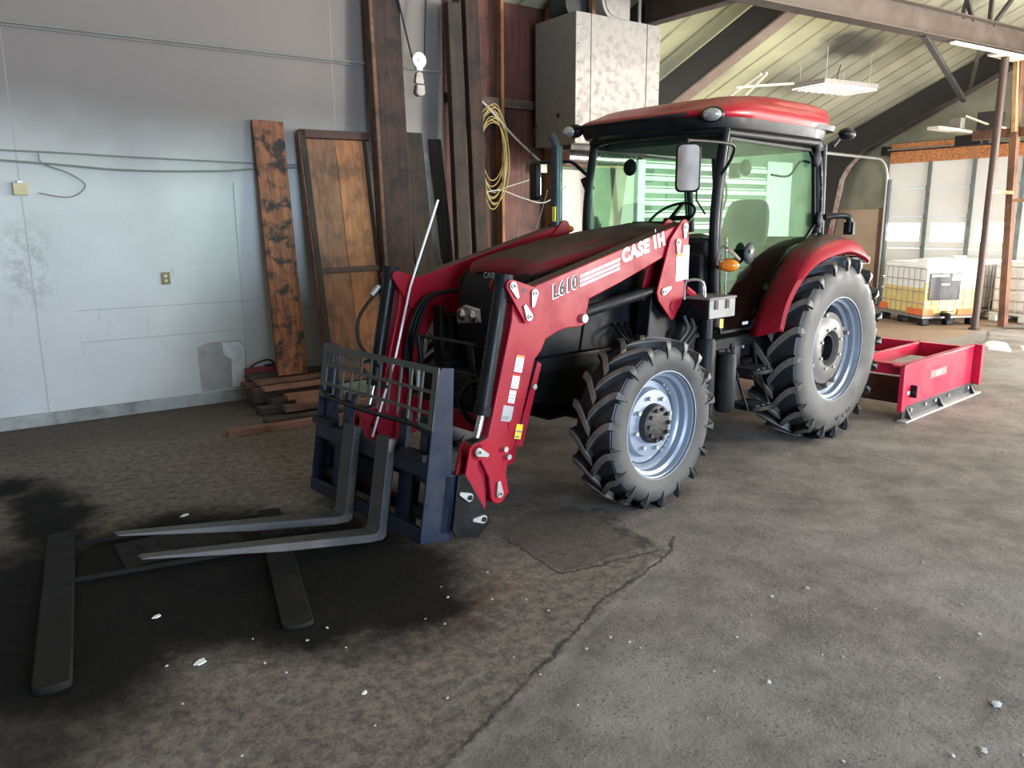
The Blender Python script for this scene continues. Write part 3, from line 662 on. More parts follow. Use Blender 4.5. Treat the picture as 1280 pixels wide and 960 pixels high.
wire('cable', [(-.30, WY - .07, 2.07), (0, WY - .07, 2.15), (.25, WY - .06, 2.22), (.44, WY - .04, 2.32)], .006, WIRE, 'thin white cable running from the coil to the small white box')
wire('cable', [(-.1, WY - .07, .9), (.05, WY - .07, 1.6), (.15, WY - .07, 2.4)], .004, WIRE_G, 'thin string hanging in front of the dark plywood')
wire('cable', [(.0, WY - .07, 1.1), (.3, WY - .07, 1.6), (.5, WY - .06, 2.1)], .004, WIRE_G, 'thin slanted string right of the hanging string')
wire('cable', [(.26, WY - .07, 2.35), (.24, WY - .08, 2.6), (.30, WY - .08, 2.8), (.40, WY - .08, 2.95)], .006, WIRE_D, 'dark wire looping up beside the heater box')
bx = B(.40, .50, WY - .05, WY, 2.30, 2.40).build('switch_box', CREAM, bevel=.004); tag(bx, 'small cream box on the stud below the metal heater', 'box')

# heater box
hb_ = thing('heater_cabinet', 'large grey sheet metal heater cabinet hung on the stud wall', 'heater', (0, 0, 0))
HX0, HX1, HY0, HY1, HZ0, HZ1 = .33, 1.63, 2.60, 3.33, 2.58, 3.96
B(HX0, HX1, HY0, HY1, HZ0, HZ1).build('cabinet', GALV, hb_, bevel=.006)
for x in (.55, 1.41): B(x - .003, x + .003, HY0 - .004, HY0, HZ0, HZ1).build('panel_seam', DARKSTEEL, hb_)
for x in (HX0 + .006, HX1 - .01):
    for k in range(7): MB().cyl((x + .03 * (1 if x < 1 else -1), HY0 - .006, HZ0 + .1 + k * .19), (x + .03 * (1 if x < 1 else -1), HY0, HZ0 + .1 + k * .19), .006, 8).build('rivet', DARKSTEEL, hb_)
B(HX0 - .004, HX0, 2.88, 2.92, 2.88, 2.93).build('knockout', BLACK, hb_)
# blower drum on top
MB().lathe([(-.26, .12), (-.26, .215), (-.24, .22), (.24, .22), (.24, .12)], (.98, 2.93, HZ1 + .20), 'y', 36).build('blower_drum', GALV, hb_)
MB().lathe([(-.27, .12), (-.27, .17), (-.262, .17)], (.98, 2.93, HZ1 + .20), 'y', 36).build('inlet_ring', GALV, hb_)
MB().cyl((.98, 2.70, HZ1 + .20), (.98, 2.95, HZ1 + .20), .118, 24).build('inlet', BLACK, hb_)
B(1.06, 1.24, 2.72, 3.1, HZ1, HZ1 + .42).build('blower_outlet', GALV, hb_)
MB().cyl((.60, 2.9, HZ1 + .16), (.60, 3.2, HZ1 + .16), .17, 24).build('motor_drum', GREY_PL, hb_)
B(.72, .80, 2.78, 2.84, HZ1, HZ1 + .6).build('bracket', POSTW, hb_)
MB().tube(catmull([(1.80, 3.0, 4.3), (1.82, 3.0, 3.85), (1.80, 3.0, 3.72), (1.70, 3.0, 3.62), (1.60, 3.0, 3.60)], 4), .085, 16).build('flue_elbow', mat('dark stove pipe', (.05, .045, .045), .3, .8), hb_)
# burner duct under the cabinet
MB().cyl((.45, 2.9, 2.45), (1.5, 2.9, 2.45), .075, 18).build('duct', CHROME, hb_); B(.4, 1.6, 2.75, 3.1, 2.53, 2.58).build('pan', DARKSTEEL, hb_)
wpt = B(1.88, 1.96, 3.1, 3.2, 2.5, 4.2).build('wooden_post', POSTW); tag(wpt, 'short dark red post right behind the heater flue', 'post')
cdt = MB().cyl((1.62, 2.95, 3.97), (1.62, 2.95, 4.6), .02, 8).build('conduit', CREAM); tag(cdt, 'white upright conduit behind the heater cabinet top', 'conduit')

# ------------------------------------------------------------------ lumber pile
lum = [
 # x0, x1, y, z, w, h, mat, rotz, label
 (-3.94, -2.40, 1.96, .000, .10, .06, LUMA, -.04, 'longest orange brown board lying loose in front of the lumber pile'),
 (-3.55, -2.1, 2.22, .000, .14, .045, LUMB, .03, 'flat dark board lying second from the front of the pile'),
 (-3.50, -2.9, 2.56, .000, .14, .09, LUMB, .02, 'short dark beam end with an orange top in the pile'),
 (-3.30, -2.0, 2.42, .045, .12, .07, LUMC, -.02, 'brown board under the salmon boards low in the pile'),
 (-3.02, -2.0, 2.30, .045, .10, .06, LUMA, .02, 'salmon board end nearest the blue fork frame'),
 (-3.36, -2.0, 2.62, .10, .14, .07, LUMB, .0, 'dark board in the middle layer of the pile'),
 (-3.18, -2.2, 2.50, .125, .12, .06, LUMA, .03, 'pale salmon board at mid height of the pile'),
 (-3.24, -2.2, 2.52, .19, .12, .06, LUMA, -.02, 'salmon board with square cut end lying on the pale one'),
 (-3.46, -2.6, 2.88, .09, .16, .12, LUMB, .02, 'thick near black beam end at the left of the pile'),
 (-2.72, -1.9, 2.48, .17, .14, .12, LUMD, .0, 'pale green painted board end in the pile'),
 (-3.44, -1.9, 2.86, .215, .15, .07, LUMC, -.02, 'brown board near the top left of the pile'),
 (-3.38, -2.0, 2.78, .29, .12, .045, LUMA, .03, 'thin orange topped board high in the pile'),
 (-3.48, -1.9, 3.02, .285, .16, .06, LUMC, .0, 'dull brown plank under the top of the pile'),
 (-3.40, -2.0, 2.95, .345, .12, .05, LUMC, .04, 'brown plank with a pale sawn end near the top of the pile'),
 (-3.42, -1.9, 3.08, .40, .15, .05, LUMB, -.01, 'topmost greenish black board of the lumber pile'),
 (-3.1, -1.9, 2.88, .14, .12, .07, LUMC, 0, 'red brown board tucked behind the pale green one'),
]
for x0, x1, y, z, w, h, m_, rz, lab in lum:
    z *= .60; h *= .82; x0 += .10; x1 += .10; y += .06
    o = MB().bb(-(x1 - x0) / 2, (x1 - x0) / 2, -w / 2, w / 2, 0, h).build('lumber_board', m_, bevel=.004)
    o.location = ((x0 + x1) / 2, y, z); o.rotation_euler = (0, 0, rz); tag(o, lab, 'board', 'boards of the lumber pile by the wall')
o = B(-3.28, -2.8, 3.22, 3.34, .0, .32).build('red_beam', mat('faded red beam', (.28, .035, .05), .6, 0, (.12, .05, .045), .9, 5)); tag(o, 'faded red painted beam end standing behind the lumber pile', 'beam')
o = MB().tube(catmull([(-3.24, 3.28, .33), (-3.17, 3.27, .37), (-3.06, 3.27, .39), (-3.0, 3.28, .34), (-3.1, 3.28, .335)]), .010, 6).build('cable', WIRE_D); tag(o, 'short black cable loop lying on the red beam end', 'cable')

# ------------------------------------------------------------------ in-floor steel lift
lf = thing('floor_lift', 'flat dark steel H shaped lift lying on the stained floor', 'lift', (0, 0, 0))
def flat(p0, p1, w, z0, z1, rnd=True):
    p0, p1 = Vector((*p0, 0)), Vector((*p1, 0)); d_ = (p1 - p0).normalized(); s_ = Vector((-d_.y, d_.x, 0)); pts = []
    for c_, sg in ((p1, 1), (p0, -1)):
        for i in range(7):
            a_ = -PI / 2 + PI * i / 6; v = c_ + d_ * sg * math.cos(a_) * (w * .22) + s_ * sg * math.sin(a_) * (w / 2); pts.append((v.x, v.y))
    return MB().prism(pts, 'z', z0, z1)
flat((-5.215, .39), (-5.425, -1.24), .135, 0, .035).build('cross_bar', LIFT, lf, bevel=.008, label='left round ended cross bar')
flat((-4.15, .10), (-4.50, -1.32), .135, 0, .02).build('cross_bar', LIFT, lf, bevel=.004)
for (a_, b_) in (((-5.17, .25), (-4.2, .05)), ((-5.24, -.25), (-4.35, -.42))): MB().beam((*a_, .012), (*b_, .012), .02, .02).build('side_rail', LIFT, lf)
B(-5.0, -4.4, -.25, .12, 0, .008).build('centre_plate', LIFT, lf)
for x, y in ((-4.88, .02), (-4.78, -.02), (-4.88, -.12)): MB().cyl((x, y, .008), (x, y, .02), .022, 12).build('bolt', LIFT, lf)

# ------------------------------------------------------------------ scraps and grit
def rock(loc, r, m, name='grit_stone', flat_=.6):
    bm = bmesh.new(); bmesh.ops.create_icosphere(bm, subdivisions=2, radius=r)
    for v in bm.verts: v.co *= 1 + random.uniform(-.25, .25); v.co.z *= flat_; v.co.x *= 1.25
    me = bpy.data.meshes.new(name); bm.to_mesh(me); bm.free(); me.materials.append(m)
    o = bpy.data.objects.new(name, me); COL.objects.link(o); o.location = (loc[0], loc[1], r * flat_ * .7); o.rotation_euler.z = random.uniform(0, 6); return o
for x, y, r, lab in ((-4.98, -.87, .022, 'white paper scrap on the black stain, the one nearest the fork tips'), (-4.92, -1.37, .030, 'largest white paper scrap lying at the lower edge of the black stain'),
                     (-4.57, .36, .028, 'pinkish chip lying behind the far fork'), (-4.48, -1.95, .014, 'white chip on the rough slab below the black stain')):
    n_ = 7; r *= .8; n_ = 11; pts = [(r * (1.5 if i % 2 else .9) * math.cos(2 * PI * i / n_) * random.uniform(.8, 1.2), r * .7 * math.sin(2 * PI * i / n_) * random.uniform(.8, 1.2)) for i in range(n_)]
    o = MB().prism(pts, 'z', 0, .004).build('paper_scrap', PAPER); o.location = (x, y, .002); o.rotation_euler = (.0, .0, .5); tag(o, lab, 'scrap')
for x, y, r, lab in ((-2.67, -3.36, .016, 'largest loose stone on the bare slab near the lower right corner'), (-2.97, -3.45, .011, 'small stone just below the largest loose stone at lower right'), (-3.21, -2.79, .010, 'pale stone right of the slab joint in the lower middle'),
                     (-2.41, -2.41, .010, 'dark edged stone in the middle of the bare slab')):
    tag(rock((x, y), r, STONE), lab, 'stone')
for i in range(70):
    x = random.uniform(-4.2, 2.5); y = -2.75 + random.gauss(0, .55) + (x + 2) * .16
    if y > -1.25 + .1 * x: continue
    tag(rock((x, y), random.choice((.004, .005, .006, .008)), STONE), 'tiny grit stone scattered on the bare concrete slab', 'stone', 'grit stones on the bare slab')
for i in range(25):
    x = random.uniform(-5.1, -3.4); y = random.uniform(-2.3, -1.3)
    tag(rock((x, y), random.choice((.004, .005, .006)), STONE), 'tiny pale chip on the rough slab around the stain', 'stone', 'chips on the rough stained slab')

# ------------------------------------------------------------------ caged tanks
def tank(name, label, loc, rz, yellow, sx=1.0, sy=1.2):
    t = thing(name, label, 'tank', loc, rz)
    # local: x across (valve face at y=0 side?), origin at the near corner; +x along valve face, +y along the long side
    MB().bb(.02, sx - .02, .02, sy - .02, .56 if yellow else .17, 1.02).build('tank_body', POLY, t, bevel=.05)
    if yellow: MB().bb(.022, sx - .022, .022, sy - .022, .17, .72).build('liquid_part', POLYY, t, bevel=.03, label='yellow liquid filled lower part of the tank')
    MB().cyl((sx * .5, sy * .5, 1.02), (sx * .5, sy * .5, 1.07), .11, 20).build('lid', POLY, t)
    for u in range(8):
        x = sx * u / 7
        for y in (0, sy): MB().cyl((x, y, .15), (x, y, .93), .006, 6).build('cage_bar', CAGE, t)
    for u in range(9):
        y = sy * u / 8
        for x in (0, sx): MB().cyl((x, y, .15), (x, y, .93), .006, 6).build('cage_bar', CAGE, t)
    for z in (.17, .36, .55, .74, .93):
        MB().tube([(0, 0, z), (sx, 0, z), (sx, sy, z), (0, sy, z)], .007, 6, closed=True).build('cage_ring', CAGE, t)
    m_ = MB(); m_.bb(0, sx, 0, sy, .12, .155); pal = m_.build('pallet_deck', GALV if yellow else WPLANK, t)
    for x in (.0, sx / 2 - .06, sx - .14):
        for y in (.0, sy / 2 - .06, sy - .14): B(x, x + .14, y, y + .14, 0, .12).build('foot', BLACK if yellow else WPLANK, t, bevel=.02)
    return t
t1 = tank('caged_tank', 'caged tank half full of yellow liquid in front of the overhead door', (7.39, 2.12, 0), -.49, True)
B(.08, .62, -.012, -.004, .42, .86).build('label_plate', mat('dark label plate', (.05, .05, .055), .5), t1)
B(.10, .40, -.016, -.012, .80, .84).build('lettering_strip', WHITE, t1); B(.46, .60, -.016, -.012, .74, .84).build('sticker', WHITE, t1); B(.28, .42, -.016, -.012, .66, .69).build('sticker', WHITE, t1)
B(.62, .88, -.006, .02, .17, .27).build('skid', ORPLAS, t1); B(-.006, .02, .0, .42, .17, .27).build('skid', ORPLAS, t1); B(-.006, .02, 1.0, 1.2, .19, .29).build('skid', ORPLAS, t1); B(.0, .18, -.006, .02, .17, .27).build('skid', ORPLAS, t1)
vv = MB(); vv.cyl((.36, .02, .19), (.36, -.13, .19), .04, 16); vv.cyl((.36, -.13, .21), (.36, -.13, .10), .045, 16); vo = vv.build('valve', BLACK, t1); MB().beam((.25, -.1, .25), (.46, -.1, .24), .02, .015).build('handle', BLACK, t1)
t2 = tank('caged_tank', 'white caged tank behind the wooden posts at the right', (8.95, .70, 0), -.03, False, .95, 1.1)
t3 = tank('caged_tank', 'white caged tank standing behind the yellow one', (8.98, 1.98, 0), .0, False, .9, 1.2)
dp = thing('drum_pallet', 'dark pallet with a white pail at the right edge near the posts', 'pallet', (8.2, .35, 0))
B(0, .5, -.4, .3, .05, .12).build('deck', BLACK, dp)
for yy in (-.35, -.05, .25): B(.05, .45, yy - .03, yy + .03, 0, .05).build('skid', BLACK, dp)
B(-.02, .2, -.1, .1, .12, .32).build('pail', WPLANK, dp, bevel=.03)

# ------------------------------------------------------------------ TRACTOR (local axes: -x forward, -y the side towards the camera)
TR = thing('tractor', 'red farm tractor with a green tinted glass cab and front loader', 'tractor', (0, 0, 0), .10827)
def part(mb, name, m, parent=None, **k): return mb.build(name, m, parent or TR, **k)
def both(mb, name, m, parent=None, **k):
    return part(mb, name, m, parent, **k), part(mb.mirrored(), name, m, parent, **k)

def tyre(R, W, rr, rw, nl, lh, ww, k):
    """carcass and lugs, axis y through origin, symmetric"""
    ca = MB(); Rc = R - lh
    prof = [(-rw, rr), (-rw - .012, rr + .03), (-W * .50, rr + (Rc - rr) * .42), (-W * .515, rr + (Rc - rr) * .62), (-W * .495, rr + (Rc - rr) * .80), (-W * .455, rr + (Rc - rr) * .90), (-W * .44, Rc - .022)]
    crown = [(-W * .445, Rc - .024), (-W * .42, Rc - .008), (-W * .3, Rc), (0, Rc + .004), (W * .3, Rc), (W * .42, Rc - .008), (W * .445, Rc - .024)]
    prof += [(0, Rc - .03)]
    prof += [(-a_, b_) for a_, b_ in prof[::-1][1:]]
    ca.lathe(prof, n=96, closed=False)
    ca.f = ca.f[:-2]
    lg = MB(); lg.lathe(crown, n=96); lg.f = lg.f[:-2]
    for s in (-1, 1):
        for i in range(nl):
            th0 = 2 * PI * i / nl + (PI / nl if s > 0 else 0)
            st = []
            T = [0, .18, .4, .62, .82, 1.0, 1.07, 1.08, 1.09]
            for ti, t in enumerate(T):
                tt = min(t, 1)
                y = s * (-.012 + (W * .5 + .012) * min(t, 1.0)); r1 = R - .006 * tt ** 2 * 2; r0 = Rc - .015
                if t == 0: r1 = R - .004
                if t > 1.0: y = s * W * (.525, .548, .53)[ti - 6]; r1 = R - (.022, .060, .115)[ti - 6]; r0 = r1 - .02
                if t == 1.0: r1 = R - .012; r0 = Rc - .03
                th = th0 + k * (1 - tt) ** 1.5
                w = ww * (1.05 - .1 * tt) if t <= 1 else ww * (1.0, .62, .16)[ti - 6]
                yo = y * (1 if t <= 1 else 1.0)
                for (rad, hw) in ((r0, w * .62), (r1, w * .42)):
                    pass
                yi = y if t <= 1 else s * W * .45
                P = []
                for rad, hw, yy in ((r0, -w * .62, yi if t > 1 else y), (r1, -w * .40, y), (r1, w * .40, y), (r0, w * .62, yi if t > 1 else y)):
                    a_ = th + hw / R; P.append(Vector((-rad * math.sin(a_), yy, rad * math.cos(a_))))
                st.append(P)
            lg.loft(st)
    return ca, lg

def ring_text(mb, txt, r, a0, y, size, rot180=False, step=None):
    """letters round a wheel face looking along +y; a0 angle of the middle, measured from +x to +z"""
    step = step or size * .72 / r
    for i, ch in enumerate(txt):
        if ch == ' ': continue
        off = (i - (len(txt) - 1) / 2) * step
        a_ = a0 - off; rr_ = r
        up = Vector((math.cos(a_), 0, math.sin(a_))); right = Vector((math.sin(a_), 0, -math.cos(a_)))
        nrm = Vector((0, -1, 0))
        Mx = Matrix(((right.x, up.x, nrm.x, up.x * rr_), (right.y, up.y, nrm.y, y), (right.z, up.z, nrm.z, up.z * rr_), (0, 0, 0, 1)))
        mb.text(ch, Mx, size, .0015, .01, align='CENTER')

TM = {'rear': tread_mat('rear tread rubber', .735), 'front': tread_mat('front tread rubber', .528)}
def wheel(name, label, c, R, W, rr, nl, lh, ww, k, kind, side, steer=0):
    E_ = bpy.data.objects.new(name, None); COL.objects.link(E_); E_.parent = TR; E_.location = c; E_['label'] = label
    sg = -1 if side == 'near' else 1
    rw = W * .44
    def fin(mb): return mb if sg < 0 else mb.mirrored()
    ca, lg = tyre(R, W, rr, rw, nl, lh, ww, k)
    o1 = part(fin(ca), 'tyre', RUBBER_SIDE, E_, angle=60); o2 = part(fin(lg), 'tyre_tread', TM[kind], E_, angle=35)
    f_ = rr
    rim = MB().lathe([(-rw - .004, f_ + .004), (-rw - .004, f_ + .022), (-rw + .008, f_ + .022), (-rw + .015, f_ - .004), (-rw + .045, f_ - .010), (-rw + .055, f_ - .030), (-rw + .095, f_ - .034), (-rw + .11, f_ - .058), (0, f_ - .062), (rw - .09, f_ - .055), (rw - .05, f_ - .016), (rw - .01, f_ - .005), (rw + .004, f_ + .022),
                      (rw + .002, f_ + .026), (rw - .02, f_ + .004), (0, f_ - .03), (-rw + .05, f_ + .0)], n=72, closed=True)
    part(fin(rim), 'rim', RIM, E_, angle=50)
    if kind == 'rear':
        disc = MB().lathe([(-.075, .285), (-.085, .285), (-.095, .25), (-.115, .225), (-.115, .145), (-.09, .135), (-.04, .13), (-.05, .285)], n=56, closed=True)
        part(fin(disc), 'wheel_disc', RIM_DISC, E_)
        part(fin(MB().lathe([(-.03, .03), (-.03, .085), (-.085, .10), (-.085, .118), (.15, .13)], n=40)), 'hub', BLACK, E_)
        for i in range(4):
            a_ = math.radians(20 + 90 * i); x, z = .29 * math.cos(a_), .29 * math.sin(a_)
            q = MB(); q.box((x, -.06, z), (.11, .03, .08), (0, -a_, 0)); q.cyl((x, -.125, z), (x, -.06, z), .018, 8); part(fin(q), 'rim_clamp', RIM_DISC, E_)
        for i in range(8):
            a_ = 2 * PI * (i + .5) / 8; x, z = .165 * math.cos(a_), .165 * math.sin(a_)
            part(fin(MB().cyl((x, -.13, z), (x, -.11, z), .012, 6)), 'wheel_nut', ZINC, E_)
        tx = MB(); ring_text(tx, '16.9-30', .545, math.radians(-78), -W * .515 - .001, .05); 
        if side == 'near': part(tx, 'lettering', BLACK_LET, E_)
    else:
        disc = MB().lathe([(.015, f_ - .055), (.02, f_ - .06), (.0, .255), (-.0, .22), (-.045, .205), (-.05, .12), (.0, .12), (.03, .22), (.035, f_ - .055)], n=56, closed=True)
        part(fin(disc), 'wheel_disc', RIM, E_)
        hub = MB().lathe([(-.10, .02), (-.10, .105), (-.09, .118), (-.045, .125), (.12, .13)], n=30); part(fin(hub), 'hub', SOIL, E_)
        for i in range(10):
            a_ = 2 * PI * i / 10; x, z = .095 * math.cos(a_), .095 * math.sin(a_); part(fin(MB().cyl((x, -.12, z), (x, -.09, z), .013, 6)), 'hub_bolt', SOIL, E_)
        for i in range(8):
            a_ = 2 * PI * (i + .3) / 8; x, z = .163 * math.cos(a_), .163 * math.sin(a_); part(fin(MB().cyl((x, -.072, z), (x, -.045, z), .014, 6)), 'wheel_nut', ZINC, E_)
        if side == 'near':
            tx = MB(); ring_text(tx, 'GALAXY', .435, math.radians(28), -W * .515 - .001, .042, step=.105); part(tx, 'lettering', RUBBER, E_)
        for j in range(4):
            for i in (-1, 0, 1):
                a_ = math.radians(45 + 90 * j + i * 9); x, z = .262 * math.cos(a_), .262 * math.sin(a_); part(fin(MB().cyl((x, -.02, z), (x, .01, z), .013, 6)), 'rim_bolt', ZINC, E_)
    return E_
wheel('rear_wheel', 'large rear wheel on the near side', (0, -.752, .715), .735, .40, .405, 20, .058, .070, .27, 'rear', 'near')
wheel('rear_wheel', 'large rear wheel on the far side', (0, .752, .715), .735, .40, .405, 20, .058, .070, .27, 'rear', 'far')
wheel('front_wheel', 'smaller front wheel on the near side', (-2.282, -.845, .512), .528, .30, .325, 18, .046, .056, .30, 'front', 'near')
wheel('front_wheel', 'smaller front wheel on the far side', (-2.282, .845, .512), .528, .30, .325, 18, .046, .056, .30, 'front', 'far')

# chassis
eb = MB(); eb.bb(-2.80, -1.35, -.24, .24, .62, 1.25); part(eb, 'engine_block', ENGINE, bevel=.03)
part(B(-1.45, .35, -.26, .26, .46, 1.02), 'transmission_housing', ENGINE, bevel=.05)
part(B(-.30, .30, -.55, .55, .60, .84), 'rear_axle', ENGINE, bevel=.06)
part(MB().cyl((-2.282, -.72, .50), (-2.282, .72, .50), .075, 16), 'front_axle', ENGINE)
both(MB().ball((-2.282, -.66, .50), .13, 14), 'axle_knuckle', ENGINE)
part(B(-3.05, -2.2, -.19, .19, .55, .80), 'front_bolster', BLACK, bevel=.03)
part(B(-2.5, -1.6, -.22, .22, .42, .64), 'oil_pan', ENGINE, bevel=.06)
# loader subframe rails and mounts
both(B(-2.95, -1.45, -.36, -.29, .62, .82), 'side_rail', BLACK, bevel=.01)
both(MB().prism([(-1.95, .62), (-1.62, .62), (-1.60, 1.24), (-1.88, 1.26)], 'y', -.55, -.44), 'loader_mount_post', BLACK, bevel=.01)
both(B(-1.9, -1.65, -.46, -.24, .66, .82), 'mount_bracket', BLACK, bevel=.01)

# hood: lofted
def hood():
    rings = []
    for x, w, zt, cr in ((-2.99, .20, 1.405, .0), (-2.965, .27, 1.44, .01), (-2.90, .315, 1.468, .025), (-2.7, .335, 1.505, .035), (-2.3, .345, 1.56, .04), (-1.9, .35, 1.61, .045), (-1.5, .355, 1.645, .045), (-1.30, .355, 1.66, .045)):
        R_ = []
        for u, dz in ((-1, -.10), (-1, -.045), (-.96, -.012), (-.8, .2 * cr), (-.5, .7 * cr), (0, cr), (.5, .7 * cr), (.8, .2 * cr), (.96, -.012), (1, -.045), (1, -.10)):
            R_.append(Vector((-2.77 + (x + 2.99) * .865, u * w, zt + dz)))
        rings.append(R_)
    return rings
hr = hood(); hm = MB().loft(hr, closed=False, cap=False); ho = part(hm, 'hood', RED_DUST, solid=.012, angle=60)
# raised pad line on the hood
part(MB().prism([(-2.88, -.20), (-2.6, -.26), (-2.2, -.27), (-2.2, .27), (-2.6, .26), (-2.88, .20)], 'z', 0, .004) if False else MB().loft([[Vector((x, y, z)) for x, y, z in ((-2.66, -.12, 1.485), (-2.5, -.23, 1.518), (-2.05, -.25, 1.597), (-2.05, .25, 1.597), (-2.5, .23, 1.518), (-2.66, .12, 1.485))], [Vector((x, y, z + .012)) for x, y, z in ((-2.66, -.12, 1.485), (-2.5, -.23, 1.518), (-2.05, -.25, 1.597), (-2.05, .25, 1.597), (-2.5, .23, 1.518), (-2.66, .12, 1.485))]]), 'hood_scoop', RED_DUST, bevel=.006)
# side panels: dark with slanted split
both(MB().prism([(-2.78, .90), (-2.78, 1.34), (-2.72, 1.41), (-2.45, 1.455), (-2.30, 1.20), (-2.36, .90)], 'y', -.352, -.335), 'side_panel', BPLAS, bevel=.008)
both(MB().prism([(-2.35, .90), (-2.285, 1.20), (-2.43, 1.46), (-1.32, 1.60), (-1.32, 1.0), (-1.75, .88)], 'y', -.352, -.335), 'side_panel', BPLAS, bevel=.008)
both(MB().prism([(-2.9, .66), (-2.95, .885), (-1.8, .885), (-1.7, .80), (-2.0, .62), (-2.5, .58)], 'y', -.36, -.33), 'lower_shield', ENGINE, bevel=.01)
both(B(-2.95, -1.9, -.372, -.35, .878, .895), 'panel_ledge', BLACK)
# nose and grille
nose = MB(); nose.prism([(-2.80, .80), (-2.84, 1.00), (-2.84, 1.22), (-2.80, 1.34), (-2.755, 1.41), (-2.60, 1.43), (-2.60, .80)], 'y', -.325, .325)
for v in nose.v:
    if v.x < -2.7: v.y *= .93
part(nose, 'grille_shell', BPLAS, bevel=.03)
for k in range(7): part(B(-2.852, -2.82, -.24, .24, .84 + k * .03, .85 + k * .03), 'grille_slat', BLACK)
for s in (-1, 1):
    part(MB().loft([[Vector((-2.842, s * y, z)) for y, z in ((.04, 1.09), (.29, 1.06), (.29, 1.16), (.20, 1.20), (.05, 1.18))],
                     [Vector((-2.858, s * y, z)) for y, z in ((.055, 1.10), (.275, 1.075), (.275, 1.15), (.20, 1.185), (.06, 1.168))]]), 'headlight', LENS, bevel=.004)
    for yy in (.115, .225): part(MB().ball((-2.858, s * yy, 1.13), .040, 14, (.45, 1, 1)), 'headlight_bowl', CHROME)
Mb = Matrix(((0, 0, -1, -2.806), (-1, 0, 0, -.03), (0, 1, 0, 1.375), (0, 0, 0, 1)))
part(MB().text('CASE IH', Mb, .05, .001, .01, align='CENTER'), 'lettering', GREY_LET)
part(B(-2.86, -2.55, .35, .47, .55, 1.12), 'side_filler', ENGINE, bevel=.02); part(B(-2.93, -2.89, .36, .45, .60, 1.18), 'frame_upright', BLACK, bevel=.01)  # first box is a filler that hides the far front tyre
# front bumper, radiator framing
part(B(-3.16, -3.0, -.30, .30, .58, .82), 'front_bumper', BLACK, bevel=.02)
part(B(-3.19, -3.15, -.32, .32, .66, .70), 'bumper_bar', BLACK)
both(MB().tube([(-3.14, -.26, .6), (-3.18, -.26, 1.02)], .018, 8), 'grille_guard', BLACK)
for z in (.84, 1.02): part(MB().tube([(-3.17, -.30, z), (-3.17, .30, z)], .012, 8), 'grille_guard', BLACK)

# ---- loader arms
arm = [(-3.335, .56), (-3.16, 1.18), (-3.145, 1.29), (-3.05, 1.345), (-2.967, 1.373), (-1.62, 1.710), (-1.60, 1.55), (-1.808, 1.495), (-2.26, 1.345), (-2.535, 1.265), (-2.55, 1.205), (-2.56, 1.125), (-2.60, 1.105), (-2.716, 1.108), (-2.80, 1.095),
       (-2.896, 1.06), (-2.93, 1.0), (-2.982, .953), (-3.137, .475), (-3.175, .45), (-3.205, .33), (-3.185, .20)]
arm += ball_pts(-3.262, .222, .062, -20, -160, 6) + [(-3.335, .33), (-3.37, .40)] + ball_pts(-3.41, .494, .055, -70, -230, 6) + [(-3.37, .55)]
la = both(MB().prism(arm, 'y', -.60, -.50), 'loader_arm', RED, bevel=.006)
# seam bulge, darker top
for s in (-1, 1):
    # flat parking bar behind the leg
    q = MB(); q.prism([(-2.965, .94), (-2.935, .92), (-3.085, .46), (-3.14, .475)], 'y', s * .60 - .004, s * .60 + .004)
    part(q, 'stand_bar', RED)
def pin(x, z, y, ang=90, r=.024, L=.075, par=None, m=ZINC):
    """pin head with a teardrop retaining flag"""
    a_ = math.radians(ang); q = MB(); pts = []
    for i in range(13):
        t = -PI * .62 + i * PI * 1.24 / 12; pts.append((x + r * math.cos(a_ + PI + t), z + r * math.sin(a_ + PI + t)))
    ex, ez = x + L * math.cos(a_), z + L * math.sin(a_); pts += [(ex - .35 * r * math.sin(a_), ez + .35 * r * math.cos(a_)), (ex + .35 * r * math.sin(a_), ez - .35 * r * math.cos(a_))][::-1]
    s = 1 if y > 0 else -1
    q.prism(pts, 'y', y, y + s * .010); o = part(q, 'pin_flag', m, par); part(MB().cyl((x, y + s * .009, z), (x, y + s * .017, z), r * .62, 16), 'pin_head', ZINC, o); part(MB().cyl((x, y + s * .017, z), (x, y + s * .019, z), r * .33, 12), 'pin_bore', BLACK_LET, o); return o
tri = ball_pts(-3.175, 1.380, .036, 80, 210, 6) + ball_pts(-3.057, 1.203, .036, 200, 330, 6) + ball_pts(-3.012, 1.328, .038, -20, 80, 6)
for y0, y1 in ((-.622, -.602), (-.498, -.478)): both(MB().prism(tri, 'y', y0, y1), 'knee_plate', RED, bevel=.003)
